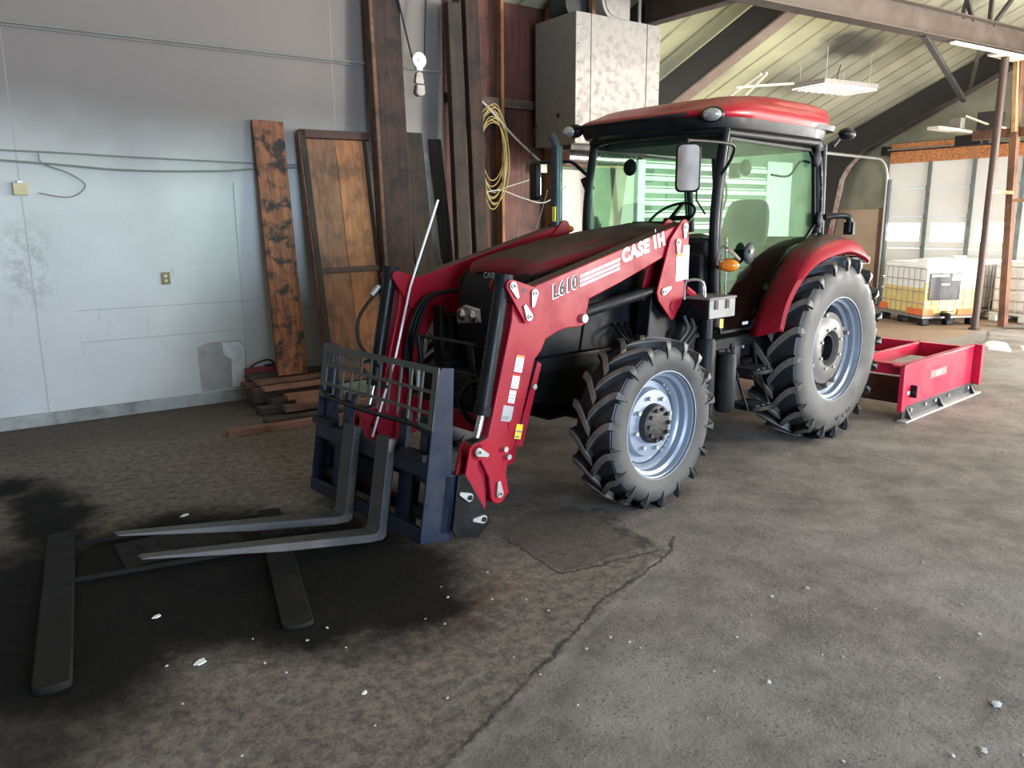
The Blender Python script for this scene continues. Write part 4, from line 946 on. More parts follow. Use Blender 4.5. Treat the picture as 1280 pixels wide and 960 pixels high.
for s in (-1, 1):
    pin(-3.170, 1.380, s * .622, -62); pin(-3.010, 1.330, s * .622, -100); pin(-3.052, 1.205, s * .622, 118)
    part(MB().cyl((-3.085, s * .6225, 1.352), (-3.085, s * .6235, 1.352), .014, 12), 'plate_hole', BLACK_LET)
    pin(-3.41, .494, s * .602, -25); pin(-3.262, .222, s * .602, 95)
    for (x, z) in ((-3.222, .474), (-3.198, .425), (-3.0, .80)):
        part(MB().cyl((x, s * .60, z), (x, s * .622, z), .016, 10), 'bolt', ZINC)
    part(MB().cyl((-3.155, s * .601, .60), (-3.155, s * .604, .60), .034, 20), 'boss', RED)
    # tower end plate
    ep = [(-1.795, 1.60)] + ball_pts(-1.645, 1.680, .050, 130, 20, 6) + [(-1.585, 1.33), (-1.615, 1.25), (-1.655, 1.17)] + ball_pts(-1.745, 1.105, .03, -30, -150, 4) + [(-1.895, 1.21), (-1.915, 1.265)]
    for a0, a1 in ((.605, .620), (.480, .495)): part(MB().prism(ep, 'y', s * a0, s * a1), 'tower_plate', RED, bevel=.003)
    part(B(-1.68, -1.60, s * .495, s * .605, 1.25, 1.55), 'tower_web', RED)
    part(MB().cyl((-1.745, s * .62, 1.165), (-1.745, s * .628, 1.165), .030, 18), 'boss', RED)
    pin(-1.645, 1.680, s * .620, -92); pin(-1.716, 1.580, s * .620, -88); pin(-1.850, 1.268, s * .620, 18)
    part(MB().tube([(-1.60, s * .60, 1.27), (-1.50, s * .60, 1.22)], .03, 8), 'valve_stub', RED)
# lift cylinders
for s in (-1, 1):
    q = MB(); q.tube([(-2.60, s * .57, 1.178), (-2.545, s * .57, 1.186)], .030, 14); part(q, 'cylinder_eye', ZINC)
    part(MB().tube([(-2.555, s * .57, 1.185), (-2.0, s * .57, 1.262)], .036, 16), 'lift_cylinder', BPLAS); part(MB().tube([(-2.02, s * .57, 1.259), (-1.86, s * .57, 1.281)], .026, 14), 'lift_cylinder', BLACK)
    part(MB().cyl((-2.595, s * .60, 1.155), (-2.595, s * .625, 1.155), .026, 8), 'bolt', ZINC)
    # bucket cylinder
    part(MB().tube([(-3.175, s * .553, 1.42), (-3.335, s * .553, .70)], [.043, .043], 18), 'bucket_cylinder', BLACK)
    part(MB().tube([(-3.170, s * .553, 1.44), (-3.182, s * .553, 1.37)], .052, 18), 'cylinder_cap', BPLAS)
    part(MB().tube([(-3.328, s * .553, .73), (-3.34, s * .553, .68)], .05, 18), 'cylinder_gland', BPLAS)
    part(MB().tube([(-3.335, s * .553, .70), (-3.380, s * .553, .56)], .022, 14), 'piston_rod', CHROME)
    part(MB().cyl((-3.40, s * .525, .50), (-3.40, s * .585, .50), .05, 16), 'rod_eye', BLACK)
    # links
    l1 = ball_pts(-3.42, .494, .05, 150, 30, 6) + [(-3.44, .36), (-3.47, .24)] + ball_pts(-3.50, .26, .04, -30, -150, 4)
    l2 = [(-3.40, .47), (-3.36, .48), (-3.335, .25), (-3.345, .12), (-3.37, .13), (-3.45, .30)]
    part(MB().prism(l1, 'y', s * .585, s * .600), 'link_plate', RED); part(MB().prism(l1, 'y', s * .505, s * .520), 'link_plate', RED)
    part(MB().prism(l2, 'y', s * .540, s * .575), 'link_plate', RED)
# cross tube between the legs
part(B(-3.17, -3.06, -.50, .50, .49, .61), 'cross_tube', RED, bevel=.01)
both(MB().prism([(-3.25, .30), (-3.05, .34), (-3.02, .62), (-3.20, .66)], 'y', -.50, -.47), 'gusset', RED)
# white text and stripes on the boom
ang = math.atan2(1.717 - 1.373, 1.383)
def face_matrix(x, z, y, a_): 
    c, s = math.cos(a_), math.sin(a_)
    return Matrix(((c, -s, 0, x), (0, 0, -1, y), (s, c, 0, z), (0, 0, 0, 1)))
YF = -.6022
ux, uz = math.cos(ang), math.sin(ang); nx, nz = -uz, ux
LX, LZ = -2.848, 1.288
part(MB().text('L610', face_matrix(LX, LZ, YF, ang), .105, .0006, .060, .25, .95, space=1.08), 'lettering', WHITE_LET, label='white outlined model lettering')
part(MB().text('L610', face_matrix(LX + .003, LZ + .002, YF - .001, ang), .105, .0006, .025, .25, .95, space=1.08), 'lettering', BLACK_LET, label='dark model lettering')
part(MB().text('CASE', face_matrix(-2.245, 1.468, YF, ang), .110, .0006, .055, .12, .98, space=1.10), 'lettering', WHITE_LET)
part(MB().text('H', face_matrix(-1.893, 1.555, YF, ang), .112, .0006, .060, .0, .88), 'lettering', WHITE_LET)
part(MB(face_matrix(-1.935, 1.545, YF, ang)).bb(0, .026, -.002, .084, 0, .001), 'lettering', WHITE_LET)
part(MB().text('I', face_matrix(-1.93, 1.648, YF, ang), .028, .0006, .03, .0, 1.1), 'lettering', WHITE_LET)
for i, (o0, o1) in enumerate(((.046, .064), (.020, .036), (-.004, .010))):
    x0, z0 = LX + .235 * ux, LZ + .235 * uz; x1, z1 = -2.255, 1.472
    x1, z1 = LX + .60 * ux, LZ + .60 * uz
    q = MB(); sh = .25
    q.add([(x0 + nx * o0 + ux * sh * o0, YF, z0 + nz * o0 + uz * sh * o0), (x1 + nx * o0 + ux * sh * o0, YF, z1 + nz * o0 + uz * sh * o0), (x1 + nx * o1 + ux * sh * o1, YF, z1 + nz * o1 + uz * sh * o1), (x0 + nx * o1 + ux * sh * o1, YF, z0 + nz * o1 + uz * sh * o1)], [(0, 1, 2, 3)])
    part(q, 'stripe', WHITE_LET)
# decals
def decal(x, z, w, h, a_, y, m, nm='decal', lines=0, head=None, lab=None):
    Mx = face_matrix(x, z, y, a_); s = -1
    o = part(MB(Mx).bb(0, w, 0, h, 0, .0008), nm, m, label=lab)
    if head: part(MB(Mx).bb(0, w, h * .86, h, .0008, .0012), 'decal_header', head, o)
    if lines:
        q = MB(Mx)
        for i in range(lines): q.bb(w * .08, w * (.92 - .2 * ((i * 7) % 3 == 0)), h * (.08 + .74 * i / lines), h * (.08 + .74 * i / lines) + h * .25 / lines, .0008, .0012)
        part(q, 'decal_text', GREY_LET, o, smooth=False)
    return o
la_ = math.atan2(.665, .175) - PI / 2
decal(-3.145, .905, .060, .095, la_, -.6012, WHITE, lines=5, head=ORANGE_D, lab='white warning decal'); decal(-3.170, .815, .055, .082, la_, -.6012, WHITE, lines=5, head=REFLECT, lab='white warning decal')
decal(-3.193, .735, .050, .072, la_, -.6012, WHITE, lines=3, lab='white warning decal'); decal(-3.245, .640, .078, .088, la_, -.6012, mat('grey serial plate', (.36, .35, .34), .5), lines=1, lab='grey serial plate')
decal(-3.150, .520, .050, .085, la_, -.6052, YELLOW, lines=2, lab='yellow warning decal')
decal(-1.725, 1.328, .068, .185, -.0, -.6212, WHITE, lines=11, head=ORANGE_D, lab='white instruction decal'); decal(-1.655, 1.335, .068, .225, 0, -.6212, WHITE, lines=14, lab='white instruction decal')

# hoses on the loader
def hose(pts, r=.012, m=BPLAS, nm='hose'): return part(MB().tube(catmull(pts, 6), r, 8), nm, m)
hose([(-3.22, .60, 1.30), (-3.30, .60, 1.24), (-3.40, .60, 1.12), (-3.42, .58, .98), (-3.36, .56, .86), (-3.30, .52, .78)], .011)
hose([(-3.30, .52, .80), (-3.42, .48, .86), (-3.50, .42, .84), (-3.45, .38, .76), (-3.36, .36, .70)], .011)
for i in range(3): hose([(-2.70 - .03 * i, .44, 1.27), (-2.95 - .02 * i, .42, 1.24), (-3.05 - .03 * i, .42, 1.10), (-3.12 - .02 * i, .44, .85), (-3.10, .44, .65)], .012)
hose([(-3.19, -.50, 1.10), (-3.17, -.44, 1.06), (-3.10, -.40, 1.00), (-3.08, -.38, .86), (-3.12, -.38, .74)], .015)
hose([(-3.12, -.36, .80), (-3.22, -.30, .80), (-3.26, -.26, .70), (-3.2, -.26, .58), (-3.16, -.32, .55)], .016)
part(MB().tube([(-3.20, -.50, 1.115), (-3.19, -.46, 1.085)], .018, 10), 'hose_fitting', ZINC); part(MB().tube([(-3.24, .60, 1.315), (-3.30, .60, 1.26)], .018, 10), 'hose_fitting', ZINC)
for y in (.18, .26): 
    part(MB().tube([(-3.25, y, .70), (-3.24, y, .82)], .014, 10), 'hose_fitting', ZINC)
# level indicator rod
part(MB().tube([(-2.86, .45, 1.862), (-3.07, .45, 1.38), (-3.085, .45, 1.345), (-3.10, .45, 1.31), (-3.23, .45, .87), (-3.43, .45, .37)], .008, 8), 'level_rod', mat('pale steel rod', (.75, .74, .72), .4, .2))

# ---- cab
ap_n = [(-1.205, 2.33), (-1.27, 1.95), (-1.29, 1.64), (-1.26, 1.30), (-1.225, .98)]
gl = []
for x, z in ap_n:
    gl.append([Vector((x - .13 * (1 - (u * 1.0) ** 2) ** .8, u * .585, z)) for u in (-1, -.8, -.5, -.2, 0, .2, .5, .8, 1)])
part(MB().loft(gl, closed=False, cap=False), 'windscreen', GLASS, angle=80)
DG = [(-1.17, 2.28), (-.06, 2.26), (.02, 2.18), (.10, 1.68), (-.03, 1.57), (-.27, 1.42), (-.53, 1.13), (-.78, .92), (-1.18, .92), (-1.23, 1.30), (-1.25, 1.64), (-1.235, 1.95)]
def ringpoly(outer, inset):
    c = Vector((sum(p[0] for p in outer) / len(outer), sum(p[1] for p in outer) / len(outer))); n_ = len(outer); out = []
    for i in range(n_):
        p0, p1, p2 = Vector(outer[i - 1]), Vector(outer[i]), Vector(outer[(i + 1) % n_]); d1 = (p1 - p0).normalized(); d2 = (p2 - p1).normalized()
        n1 = Vector((d1.y, -d1.x)); n2 = Vector((d2.y, -d2.x)); nn = (n1 + n2); nn.normalize(); k_ = inset / max(.35, nn.dot(n1))
        q = p1 + nn * k_
        if (q - c).length > (p1 - c).length: q = p1 - nn * k_
        out.append((q.x, q.y))
    return out
def frame_ring(outer, inset, y0, y1):
    inn = ringpoly(outer, inset); n_ = len(outer); m_ = MB()
    vs = [(p[0], y0, p[1]) for p in outer] + [(p[0], y0, p[1]) for p in inn] + [(p[0], y1, p[1]) for p in outer] + [(p[0], y1, p[1]) for p in inn]; fs = []
    for i in range(n_):
        j = (i + 1) % n_; fs += [(i, j, n_ + j, n_ + i), (2 * n_ + i, 3 * n_ + i, 3 * n_ + j, 2 * n_ + j), (i, 2 * n_ + i, 2 * n_ + j, j), (n_ + i, n_ + j, 3 * n_ + j, 3 * n_ + i)]
    return m_.add(vs, fs)
both(frame_ring(DG, .022, -.625, -.605), 'door_frame', BLACK, bevel=.003)
both(MB().prism(ringpoly(DG, .012), 'y', -.616, -.612), 'door_glass', GLASS, smooth=False)
# pillars
both(MB().tube(catmull([(x + .01, -.60, z) for x, z in ap_n], 4), .034, 10), 'front_pillar', BLACK)
both(MB().tube(catmull([(.03, -.61, 2.32), (.09, -.61, 1.95), (.135, -.61, 1.62)], 4), .036, 10), 'rear_pillar', BPLAS)
both(MB().tube([(.33, -.52, 2.32), (.42, -.50, 1.55)], .03, 10), 'rear_pillar', BLACK)
both(MB().tube([(-1.21, -.60, 2.31), (.05, -.61, 2.31)], .036, 10), 'roof_rail', BLACK)
part(MB().tube([(.03, -.61, 2.31), (.33, -.5, 2.31), (.33, .5, 2.31), (.03, .61, 2.31)], .036, 10), 'roof_rail', BLACK)
part(MB().tube(catmull([(-1.21, -.60, 2.32), (-1.33, -.3, 2.33), (-1.35, 0, 2.33), (-1.33, .3, 2.33), (-1.21, .60, 2.32)], 4), .036, 10), 'roof_rail', BLACK)
part(MB().loft([[Vector((.335 + .09 * t, y, 2.30 - .75 * t)) for y in (-.5, 0, .5)] for t in (0, .5, 1)], closed=False, cap=False), 'rear_glass', GLASS)
both(MB().loft([[Vector((.05 + .08 * t, -.61, 2.28 - .68 * t)), Vector((.335 + .09 * t, -.50, 2.28 - .68 * t))] for t in (0, .5, 1)], closed=False, cap=False), 'quarter_glass', GLASS)
# lower cab body and floor
part(MB().prism([(-1.26, .86), (-1.26, 1.0), (-1.22, 1.02), (-1.18, .92), (-.80, .90), (-.5, 1.1), (.0, 1.5), (.42, 1.58), (.42, 1.0), (-.75, .78), (-1.2, .78)], 'y', -.45, .45), 'cab_floor', BPLAS)
both(B(-1.26, -.72, -.62, -.45, .80, .885), 'door_sill', BPLAS, bevel=.01)
part(B(-1.36, -1.20, -.56, .56, .98, 1.50), 'firewall', BPLAS, bevel=.02)
part(B(-1.34, -1.22, -.58, .58, 1.46, 1.60), 'windscreen_sill', BPLAS, bevel=.03)
# roof
def supere(x0, x1, hy, z, sc, n=40, e=4.5):
    cx, hx = (x0 + x1) / 2, (x1 - x0) / 2 * 1.0; out = []
    for i in range(n):
        t = 2 * PI * i / n; c, s = math.cos(t), math.sin(t)
        out.append(Vector((cx + hx * sc * math.copysign(abs(c) ** (2 / e), c), hy * sc * math.copysign(abs(s) ** (2 / e), s), z)))
    return out
RX0, RX1, RH = -1.50, .36, .70
part(MB().loft([supere(RX0, RX1, RH, z, s) for z, s in ((2.325, .90), (2.335, .955), (2.37, .975), (2.415, .985))]), 'roof_underside', BLACK, angle=50)
def slope_roof(mb):
    for v in mb.v:
        f_ = max(0, min(1, (v.x + 1.50) / .55)); f_ = f_ * f_ * (3 - 2 * f_)
        v.z = 2.40 + (v.z - 2.40) * (.42 + .58 * f_)
    return mb
part(slope_roof(MB().loft([supere(RX0, RX1, RH, z, s) for z, s in ((2.405, .985), (2.43, 1.0), (2.465, .998), (2.50, .975), (2.53, .93), (2.55, .86), (2.568, .80), (2.574, .74), (2.578, .66), (2.581, .5), (2.582, .2))])), 'roof', RED_CAB, angle=60)
part(slope_roof(MB().loft([supere(-.95, .39, .66, z, s) for z, s in ((2.45, 1.0), (2.52, .99), (2.565, .95), (2.595, .86), (2.612, .65), (2.62, .3))])), 'roof_hump', RED_CAB, angle=60)
part(MB().loft([supere(-.55, .37, .685, z, s) for z, s in ((2.40, 1.0), (2.438, 1.012))]), 'roof_vent_band', GREY_PL)
# lamps on roof corners
for s in (-1, 1):
    q = MB().ball((-1.40, s * .63, 2.405), .085, 18, (.75, 1.0, .62)); part(q, 'worklight_housing', BLACK)
    part(MB().ball((-1.43, s * .645, 2.400), .072, 18, (.72, .95, .58)), 'worklight_lens', LENS)
    part(MB().ball((.47, s * .64, 2.40), .08, 16, (1.15, .8, .62)), 'rear_worklight', BLACK)
    part(MB().tube([(.38, s * .62, 2.36), (.33, s * .60, 2.30)], .016, 8), 'lamp_bracket', GREY_PL)
part(MB().loft([[Vector((-1.53, y, 2.405)) for y in (-.5, .5)], [Vector((-1.50, y, 2.415)) for y in (-.5, .5)]], closed=False, cap=False), 'visor_lip', BLACK, solid=.02)
# mirrors
def mirror(s, cx, cy, cz):
    E_ = bpy.data.objects.new('mirror', None); COL.objects.link(E_); E_.parent = TR
    E_.location = (cx, cy, cz); E_.rotation_euler = (0, 0, math.radians(-52 if s < 0 else 65))
    def rr(w, h, r, y0, y1):
        pts = []
        for sx, sz, a0 in ((1, 1, 0), (-1, 1, 90), (-1, -1, 180), (1, -1, 270)):
            pts += ball_pts(sx * (w - r), sz * (h - r), r, a0, a0 + 90, 4)
        return MB().prism(pts, 'y', y0, y1)
    part(rr(.078, .150, .035, -.018, .03), 'mirror_housing', BLACK, E_, bevel=.008); part(rr(.066, .138, .03, -.022, -.017), 'mirror_glass', MIRROR, E_)
    return E_
mirror(-1, -1.77, -.72, 2.045)
part(MB().tube(catmull([(-1.26, -.62, 2.02), (-1.27, -.70, 2.12), (-1.30, -.74, 2.20), (-1.45, -.74, 2.215), (-1.72, -.70, 2.215), (-1.76, -.70, 2.20), (-1.75, -.70, 2.05)], 5), .011, 8), 'mirror_arm', BLACK)
part(MB().tube(catmull([(-1.22, .62, 2.06), (-1.26, .68, 2.12), (-1.30, .74, 2.18), (-1.36, .80, 2.19), (-1.42, .95, 2.19), (-1.44, 1.02, 2.19)], 5), .014, 8), 'mirror_arm', BLACK)
part(MB().tube([(-1.22, .62, 1.96), (-1.24, .66, 2.06)], .04, 10), 'mirror_bracket', BLACK)
mf = mirror(1, -1.46, 1.0, 2.04)
# exhaust stack
part(MB().tube([(-1.68, .54, 1.45), (-1.68, .54, 2.27)], .045, 18), 'exhaust_stack', mat('green black exhaust', (.03, .045, .045), .35, .5))
part(MB().tube([(-1.68, .54, 2.25), (-1.69, .55, 2.31), (-1.70, .58, 2.35)], .030, 14), 'exhaust_tip', GREY_PL)
part(B(-1.735, -1.725, .50, .53, 1.72, 1.83), 'exhaust_decal', YELLOW)
# wiper, steering, seat, interior
part(MB().tube([(-1.40, .30, 1.66), (-1.41, .05, 1.70), (-1.40, -.08, 1.69)], .008, 6), 'wiper', BLACK)
part(MB().lathe([(0, 0)] and [(-.012, .185), (-.006, .198), (.006, .198), (.012, .185), (.0, .178)], (0, 0, 0), 'z', 40, True), 'steering_wheel', BLACK)
sw = [o for o in TR.children if o.name.startswith('steering_wheel')][0]; sw.location = (-.93, .03, 1.74); sw.rotation_euler = (0, math.radians(-38), 0)
part(MB().bb(-.18, .18, -.02, .02, -.008, .008), 'spoke', BLACK, sw); part(MB().bb(-.02, .02, -.18, 0, -.008, .008), 'spoke', BLACK, sw)
part(MB().tube([(-.95, .03, 1.72), (-1.12, .03, 1.4)], .05, 12), 'steering_column', BPLAS)
part(MB().prism([(-1.24, 1.50), (-1.22, 1.66), (-1.16, 1.72), (-1.04, 1.70), (-1.0, 1.60), (-1.02, 1.3), (-1.2, 1.3)], 'y', -.16, .24), 'dashboard', BPLAS, bevel=.02)
part(MB().loft([supere(-.55, -.05, .25, z, s) for z, s in ((1.22, .9), (1.25, 1.0), (1.33, 1.0), (1.37, .9))]), 'seat_cushion', SEAT)
bk = MB()
bk.loft([[Vector((-.05 + .12 * t + dx, w * u, 1.35 + .55 * t)) for dx, u in ((0, -1), (0, -.5), (-.02, 0), (0, .5), (0, 1), (.12, .9), (.14, 0), (.12, -.9))] for t, w in ((0, .22), (.3, .245), (.7, .235), (.92, .20), (1.0, .14))]); part(bk, 'seat_back', SEAT, sub=1)
part(B(-.45, -.05, -.10, .10, 1.0, 1.24), 'seat_base', BPLAS); part(B(-.40, .02, .24, .32, 1.45, 1.50), 'armrest', SEAT, bevel=.015); 
part(MB().prism([(-.9, .98), (-.9, 1.25), (-.4, 1.42), (.1, 1.45), (.3, 1.5), (.3, .98)], 'y', .34, .56), 'side_console', BPLAS, bevel=.02)
part(MB().tube([(-.55, .42, 1.40), (-.60, .42, 1.62)], .012, 8), 'lever', BLACK); part(MB().ball((-.60, .42, 1.64), .03), 'lever_knob', BLACK)
part(MB().ball((-1.08, .33, 2.13), .065, 14, (.4, 1, 1)), 'speaker', BPLAS); part(MB().ball((-1.08, -.22, 2.13), .065, 14, (.4, 1, 1)), 'speaker', BPLAS)
part(MB().ball((-.45, -.30, 2.12), .07, 14, (1, .5, .9)), 'fan', BPLAS); part(MB().tube([(.1, .15, 2.2), (.1, .15, 2.08)], .05, 12), 'fan', BPLAS)
part(B(-1.1, .30, -.54, .54, 2.27, 2.32), 'headliner', mat('dark headliner', (.035, .04, .035), .9))
part(MB().tube(catmull([(-.55, -.585, 2.05), (-.3, -.585, 2.05), (-.15, -.585, 2.16), (.0, -.585, 2.16)], 4), .009, 6), 'grab_bar', BLACK)
part(MB().tube([(-.02, .45, 2.15), (-.02, .45, 1.9), (.12, .45, 1.78)], .009, 6), 'grab_bar', BLACK)
part(MB().tube(catmull([(-1.20, -.57, 2.10), (-1.10, -.56, 1.95), (-1.10, -.56, 1.85), (-1.2, -.57, 1.72)], 4), .009, 6), 'grab_bar', BLACK)
# door latch housing
lh = MB().ball((-.905, -.650, 1.485), .075, 16, (.85, .35, 1.05)); part(lh, 'door_latch', GREY_PL); part(MB().cyl((-.925, -.685, 1.50), (-.925, -.668, 1.50), .014, 10), 'latch_button', CHROME)
part(MB().ball((.08, -.66, 1.72), .06, 14, (.6, .35, 1.0)), 'hinge_cover', GREY_PL); part(MB().ball((-.02, -.655, 2.19), .065, 14, (.8, .35, 1.1)), 'hinge_cover', BPLAS)
for y in (-.655, -.645): part(MB().tube([(.05 + (y + .65), y, 2.20), (.10, y, 1.95), (.13 + (y + .65) * 2, y, 1.66)], .008, 6), 'pillar_trim', CHROME)
part(MB().tube([(-1.20, -.65, 1.60), (-1.19, -.655, 1.30), (-1.19, -.655, 1.10)], .008, 8), 'grab_rail', CHROME)
part(MB().tube(catmull([(.16, -.66, 1.74), (.24, -.70, 1.75), (.34, -.74, 1.75), (.38, -.76, 1.72), (.38, -.76, 1.62)], 4), .026, 10), 'lamp_arm', BLACK); part(B(.37, .41, -.80, -.72, 1.60, 1.70), 'tail_reflector', BPLAS)
decal(-.905, .965, .075, .022, 0, -.6262, WHITE, lab='small white door sticker')
# amber signal
part(MB().ball((-1.385, -.80, 1.425), .072, 18, (.75, 1.0, .62)), 'turn_signal', AMBER); part(MB().ball((-1.36, -.785, 1.425), .076, 18, (.6, 1.0, .62)), 'signal_housing', BLACK)
part(MB().tube(catmull([(-1.40, -.72, 1.44), (-1.395, -.735, 1.52), (-1.37, -.76, 1.545), (-1.36, -.82, 1.50), (-1.36, -.865, 1.46)], 4), .009, 8), 'signal_guard', CHROME)
part(MB().tube([(-1.24, -.64, 1.40), (-1.36, -.78, 1.42)], .014, 8), 'signal_arm', BLACK)
part(MB().ball((-1.36, .72, 1.66), .05, 14, (.7, 1, .6)), 'turn_signal', AMBER)
# toolbox, grab handle, canisters
part(B(-1.60, -1.30, -.80, -.56, 1.075, 1.205), 'toolbox', BLACK, bevel=.012); tb = part(B(-1.60, -1.30, -.81, -.80, 1.08, 1.205), 'toolbox_front', mat('dusty pale plastic', (.24, .225, .21), .6, 0, (.12, .115, .11), .5, 8), label='lighter dusty toolbox front', bevel=.004)
part(B(-1.61, -1.29, -.815, -.55, 1.205, 1.220), 'toolbox_lid', mat('dusty lid plastic', (.15, .14, .13), .6), bevel=.004)
for x in (-1.53, -1.40): part(B(x - .018, x + .018, -.818, -.81, 1.14, 1.20), 'latch', BLACK)
part(MB().tube(catmull([(-1.62, -.62, 1.20), (-1.62, -.62, 1.30), (-1.60, -.64, 1.33), (-1.55, -.68, 1.33), (-1.52, -.70, 1.30), (-1.53, -.72, 1.21)], 4), .010, 8), 'grab_handle', CHROME)
decal(-1.475, 1.01, .04, .06, 0, -.81, YELLOW, lab='yellow sticker under the toolbox')
part(MB().tube([(-1.47, -.70, 1.07), (-1.47, -.70, .93)], .045, 12), 'canister_neck', BLACK)
part(MB().tube([(-1.47, -.70, .93), (-1.47, -.70, .90), (-1.47, -.70, .40)], [.060, .074, .074], 24), 'air_canister', BPLAS)
part(MB().tube([(-1.33, -.78, .82), (-1.33, -.78, .79), (-1.33, -.78, .44), (-1.33, -.78, .41)], [.055, .070, .070, .058], 24), 'air_canister', BPLAS)
for x in (-1.62, -1.55, -1.48): part(MB().tube(catmull([(x, -.62, 1.09), (x + .02, -.64, 1.0), (x - .06, -.62, .90), (x - .1, -.6, .84)], 4), .014, 8), 'hose', GREY_PL)
# clutter between front wheel and cab
part(B(-1.75, -1.35, -.55, -.25, .70, 1.02), 'valve_block', ENGINE, bevel=.03)
for i in range(7):
    x = -2.05 + i * .07; hose([(x, -.36, 1.05), (x - .05, -.48, 1.0 - .03 * (i % 3)), (x + .03, -.52, .90), (x + .10, -.40, .82)], .010, BLACK)
part(B(-1.3, -.8, -.50, .50, .42, .78), 'fuel_tank', BPLAS, bevel=.05)
# steps
for z, x0 in ((.66, -1.02), (.385, -1.0)):
    pts = [(x0, -.60), (x0, -.80)] + [(x0 + .13 + .13 * math.cos(a_), -.80 - .05 * math.sin(a_)) for a_ in (PI * .9, PI * .7, PI * .5, PI * .3, PI * .1)] + [(x0 + .26, -.80), (x0 + .26, -.60)]
    st_ = part(MB().prism(pts, 'z', z - .035, z), 'step', BPLAS, bevel=.006)
    for k in range(3): part(B(x0 + .03 + k * .075, x0 + .07 + k * .075, -.82, -.63, z, z + .008), 'tread_pad', GREY_PL, st_)
part(MB().tube([(-.74, -.62, .84), (-.74, -.66, .66), (-.735, -.78, .37)], .012, 8), 'step_frame', BLACK); part(MB().tube([(-1.03, -.62, .84), (-1.03, -.66, .66), (-1.02, -.78, .36)], .012, 8), 'step_frame', BLACK)
part(B(-.98, -.90, -.62, -.58, .40, .84), 'step_bracket', GREY_PL); part(B(-1.15, -.72, -.60, -.48, .72, .80), 'step_mount', BPLAS)
part(MB().cyl((-.88, -.63, .80), (-.88, -.60, .80), .012, 8), 'bolt', ZINC)
# fenders
IN = [(-.80, .865), (-.63, 1.12), (-.36, 1.41), (-.08, 1.555), (.27, 1.60), (.50, 1.55), (.64, 1.43)]
MD = [(-.80, .875), (-.67, 1.14), (-.42, 1.40), (-.15, 1.545), (.22, 1.592), (.49, 1.545), (.63, 1.43)]
OU = [(-.785, .93), (-.715, 1.12), (-.54, 1.31), (-.28, 1.445), (.14, 1.515), (.42, 1.475), (.57, 1.41)]
LI = [(-.765, .925), (-.695, 1.105), (-.525, 1.285), (-.27, 1.41), (.14, 1.475), (.41, 1.44), (.55, 1.385)]
def cm2(L, y): return catmull([(x, y, z) for x, z in L], 5)
fm = MB().loft([cm2(IN, -.615), cm2(MD, -.70), [ (a_ + b_) / 2 + Vector((0, -.035, .012)) for a_, b_ in zip(cm2(MD, -.70), cm2(OU, -.86))], cm2(OU, -.86), cm2(LI, -.875), [v + Vector((.0, .02, -.02)) for v in cm2(LI, -.875)]], closed=False, cap=False)
fA, fB = both(fm, 'fender', RED, solid=.008, angle=50)
both(MB().loft([cm2(IN, -.618), cm2([(x + .05, z - .05) for x, z in IN], -.60)], closed=False, cap=False), 'fender_liner', BPLAS, solid=.01)
both(B(.3, .62, -.85, -.55, 1.36, 1.42), 'fender_stay', BLACK)
both(MB().prism([(x + .01, z - .02) for x, z in IN] + [(.64, .8), (-.80, .8)], 'y', -.598, -.575), 'wheel_arch_panel', BPLAS, bevel=.004)
# three point linkage
for s in (-1, 1): part(MB().tube([(.25, s * .35, .62), (.70, s * .38, .55), (1.02, s * .40, .42)], .025, 8), 'lower_link', BLACK)
part(MB().tube([(.3, 0, 1.0), (1.0, 0, .78)], .022, 8), 'top_link', BLACK)

# ------------------------------------------------------------------ pallet fork
tl = math.radians(9.2)
PF = thing('pallet_fork', 'worn blue black pallet fork frame mounted on the front of the loader', 'pallet fork', (0, 0, 0), .10827)
sa, ca_ = math.sin(tl), math.cos(tl)
# local frame: columns: forward f, width y, up h
FM = Matrix(((-ca_, 0, sa, -3.808), (0, 1, 0, 0), (sa, 0, ca_, .071), (0, 0, 0, 1)))   # (f, y, h)
def fp(mb, nm, m=NAVY, **k): 
    o = MB(); o.v = [FM @ v for v in mb.v]; o.f = mb.f; return o.build(nm, m, PF, **k)
for s in (-1, 1):
    q = MB(); q.prism([(-.0, .0), (.0, .63), (-.0, .90), (-.025, .932), (-.10, .932), (-.20, .02), (-.19, .0)], 'y', s * .600, s * .588); fp(q, 'side_plate', bevel=.002)
    q = MB(); q.prism([(-.19, .06), (-.19, .36), (-.235, .37), (-.44, .12), (-.455, .08), (-.38, .0), (-.22, .02)], 'y', s * .622, s * .604); fp(q, 'quick_attach_plate', BLACK, bevel=.003)
    q = MB(); q.prism([(-.19, .06), (-.19, .36), (-.235, .37), (-.44, .12), (-.455, .08), (-.38, .0), (-.22, .02)], 'y', s * .500, s * .485); fp(q, 'quick_attach_plate', BLACK, bevel=.003)
    q = B(-.2, -.12, s * .50, s * .60, .04, .36); fp(q, 'bracket_box', bevel=.004)
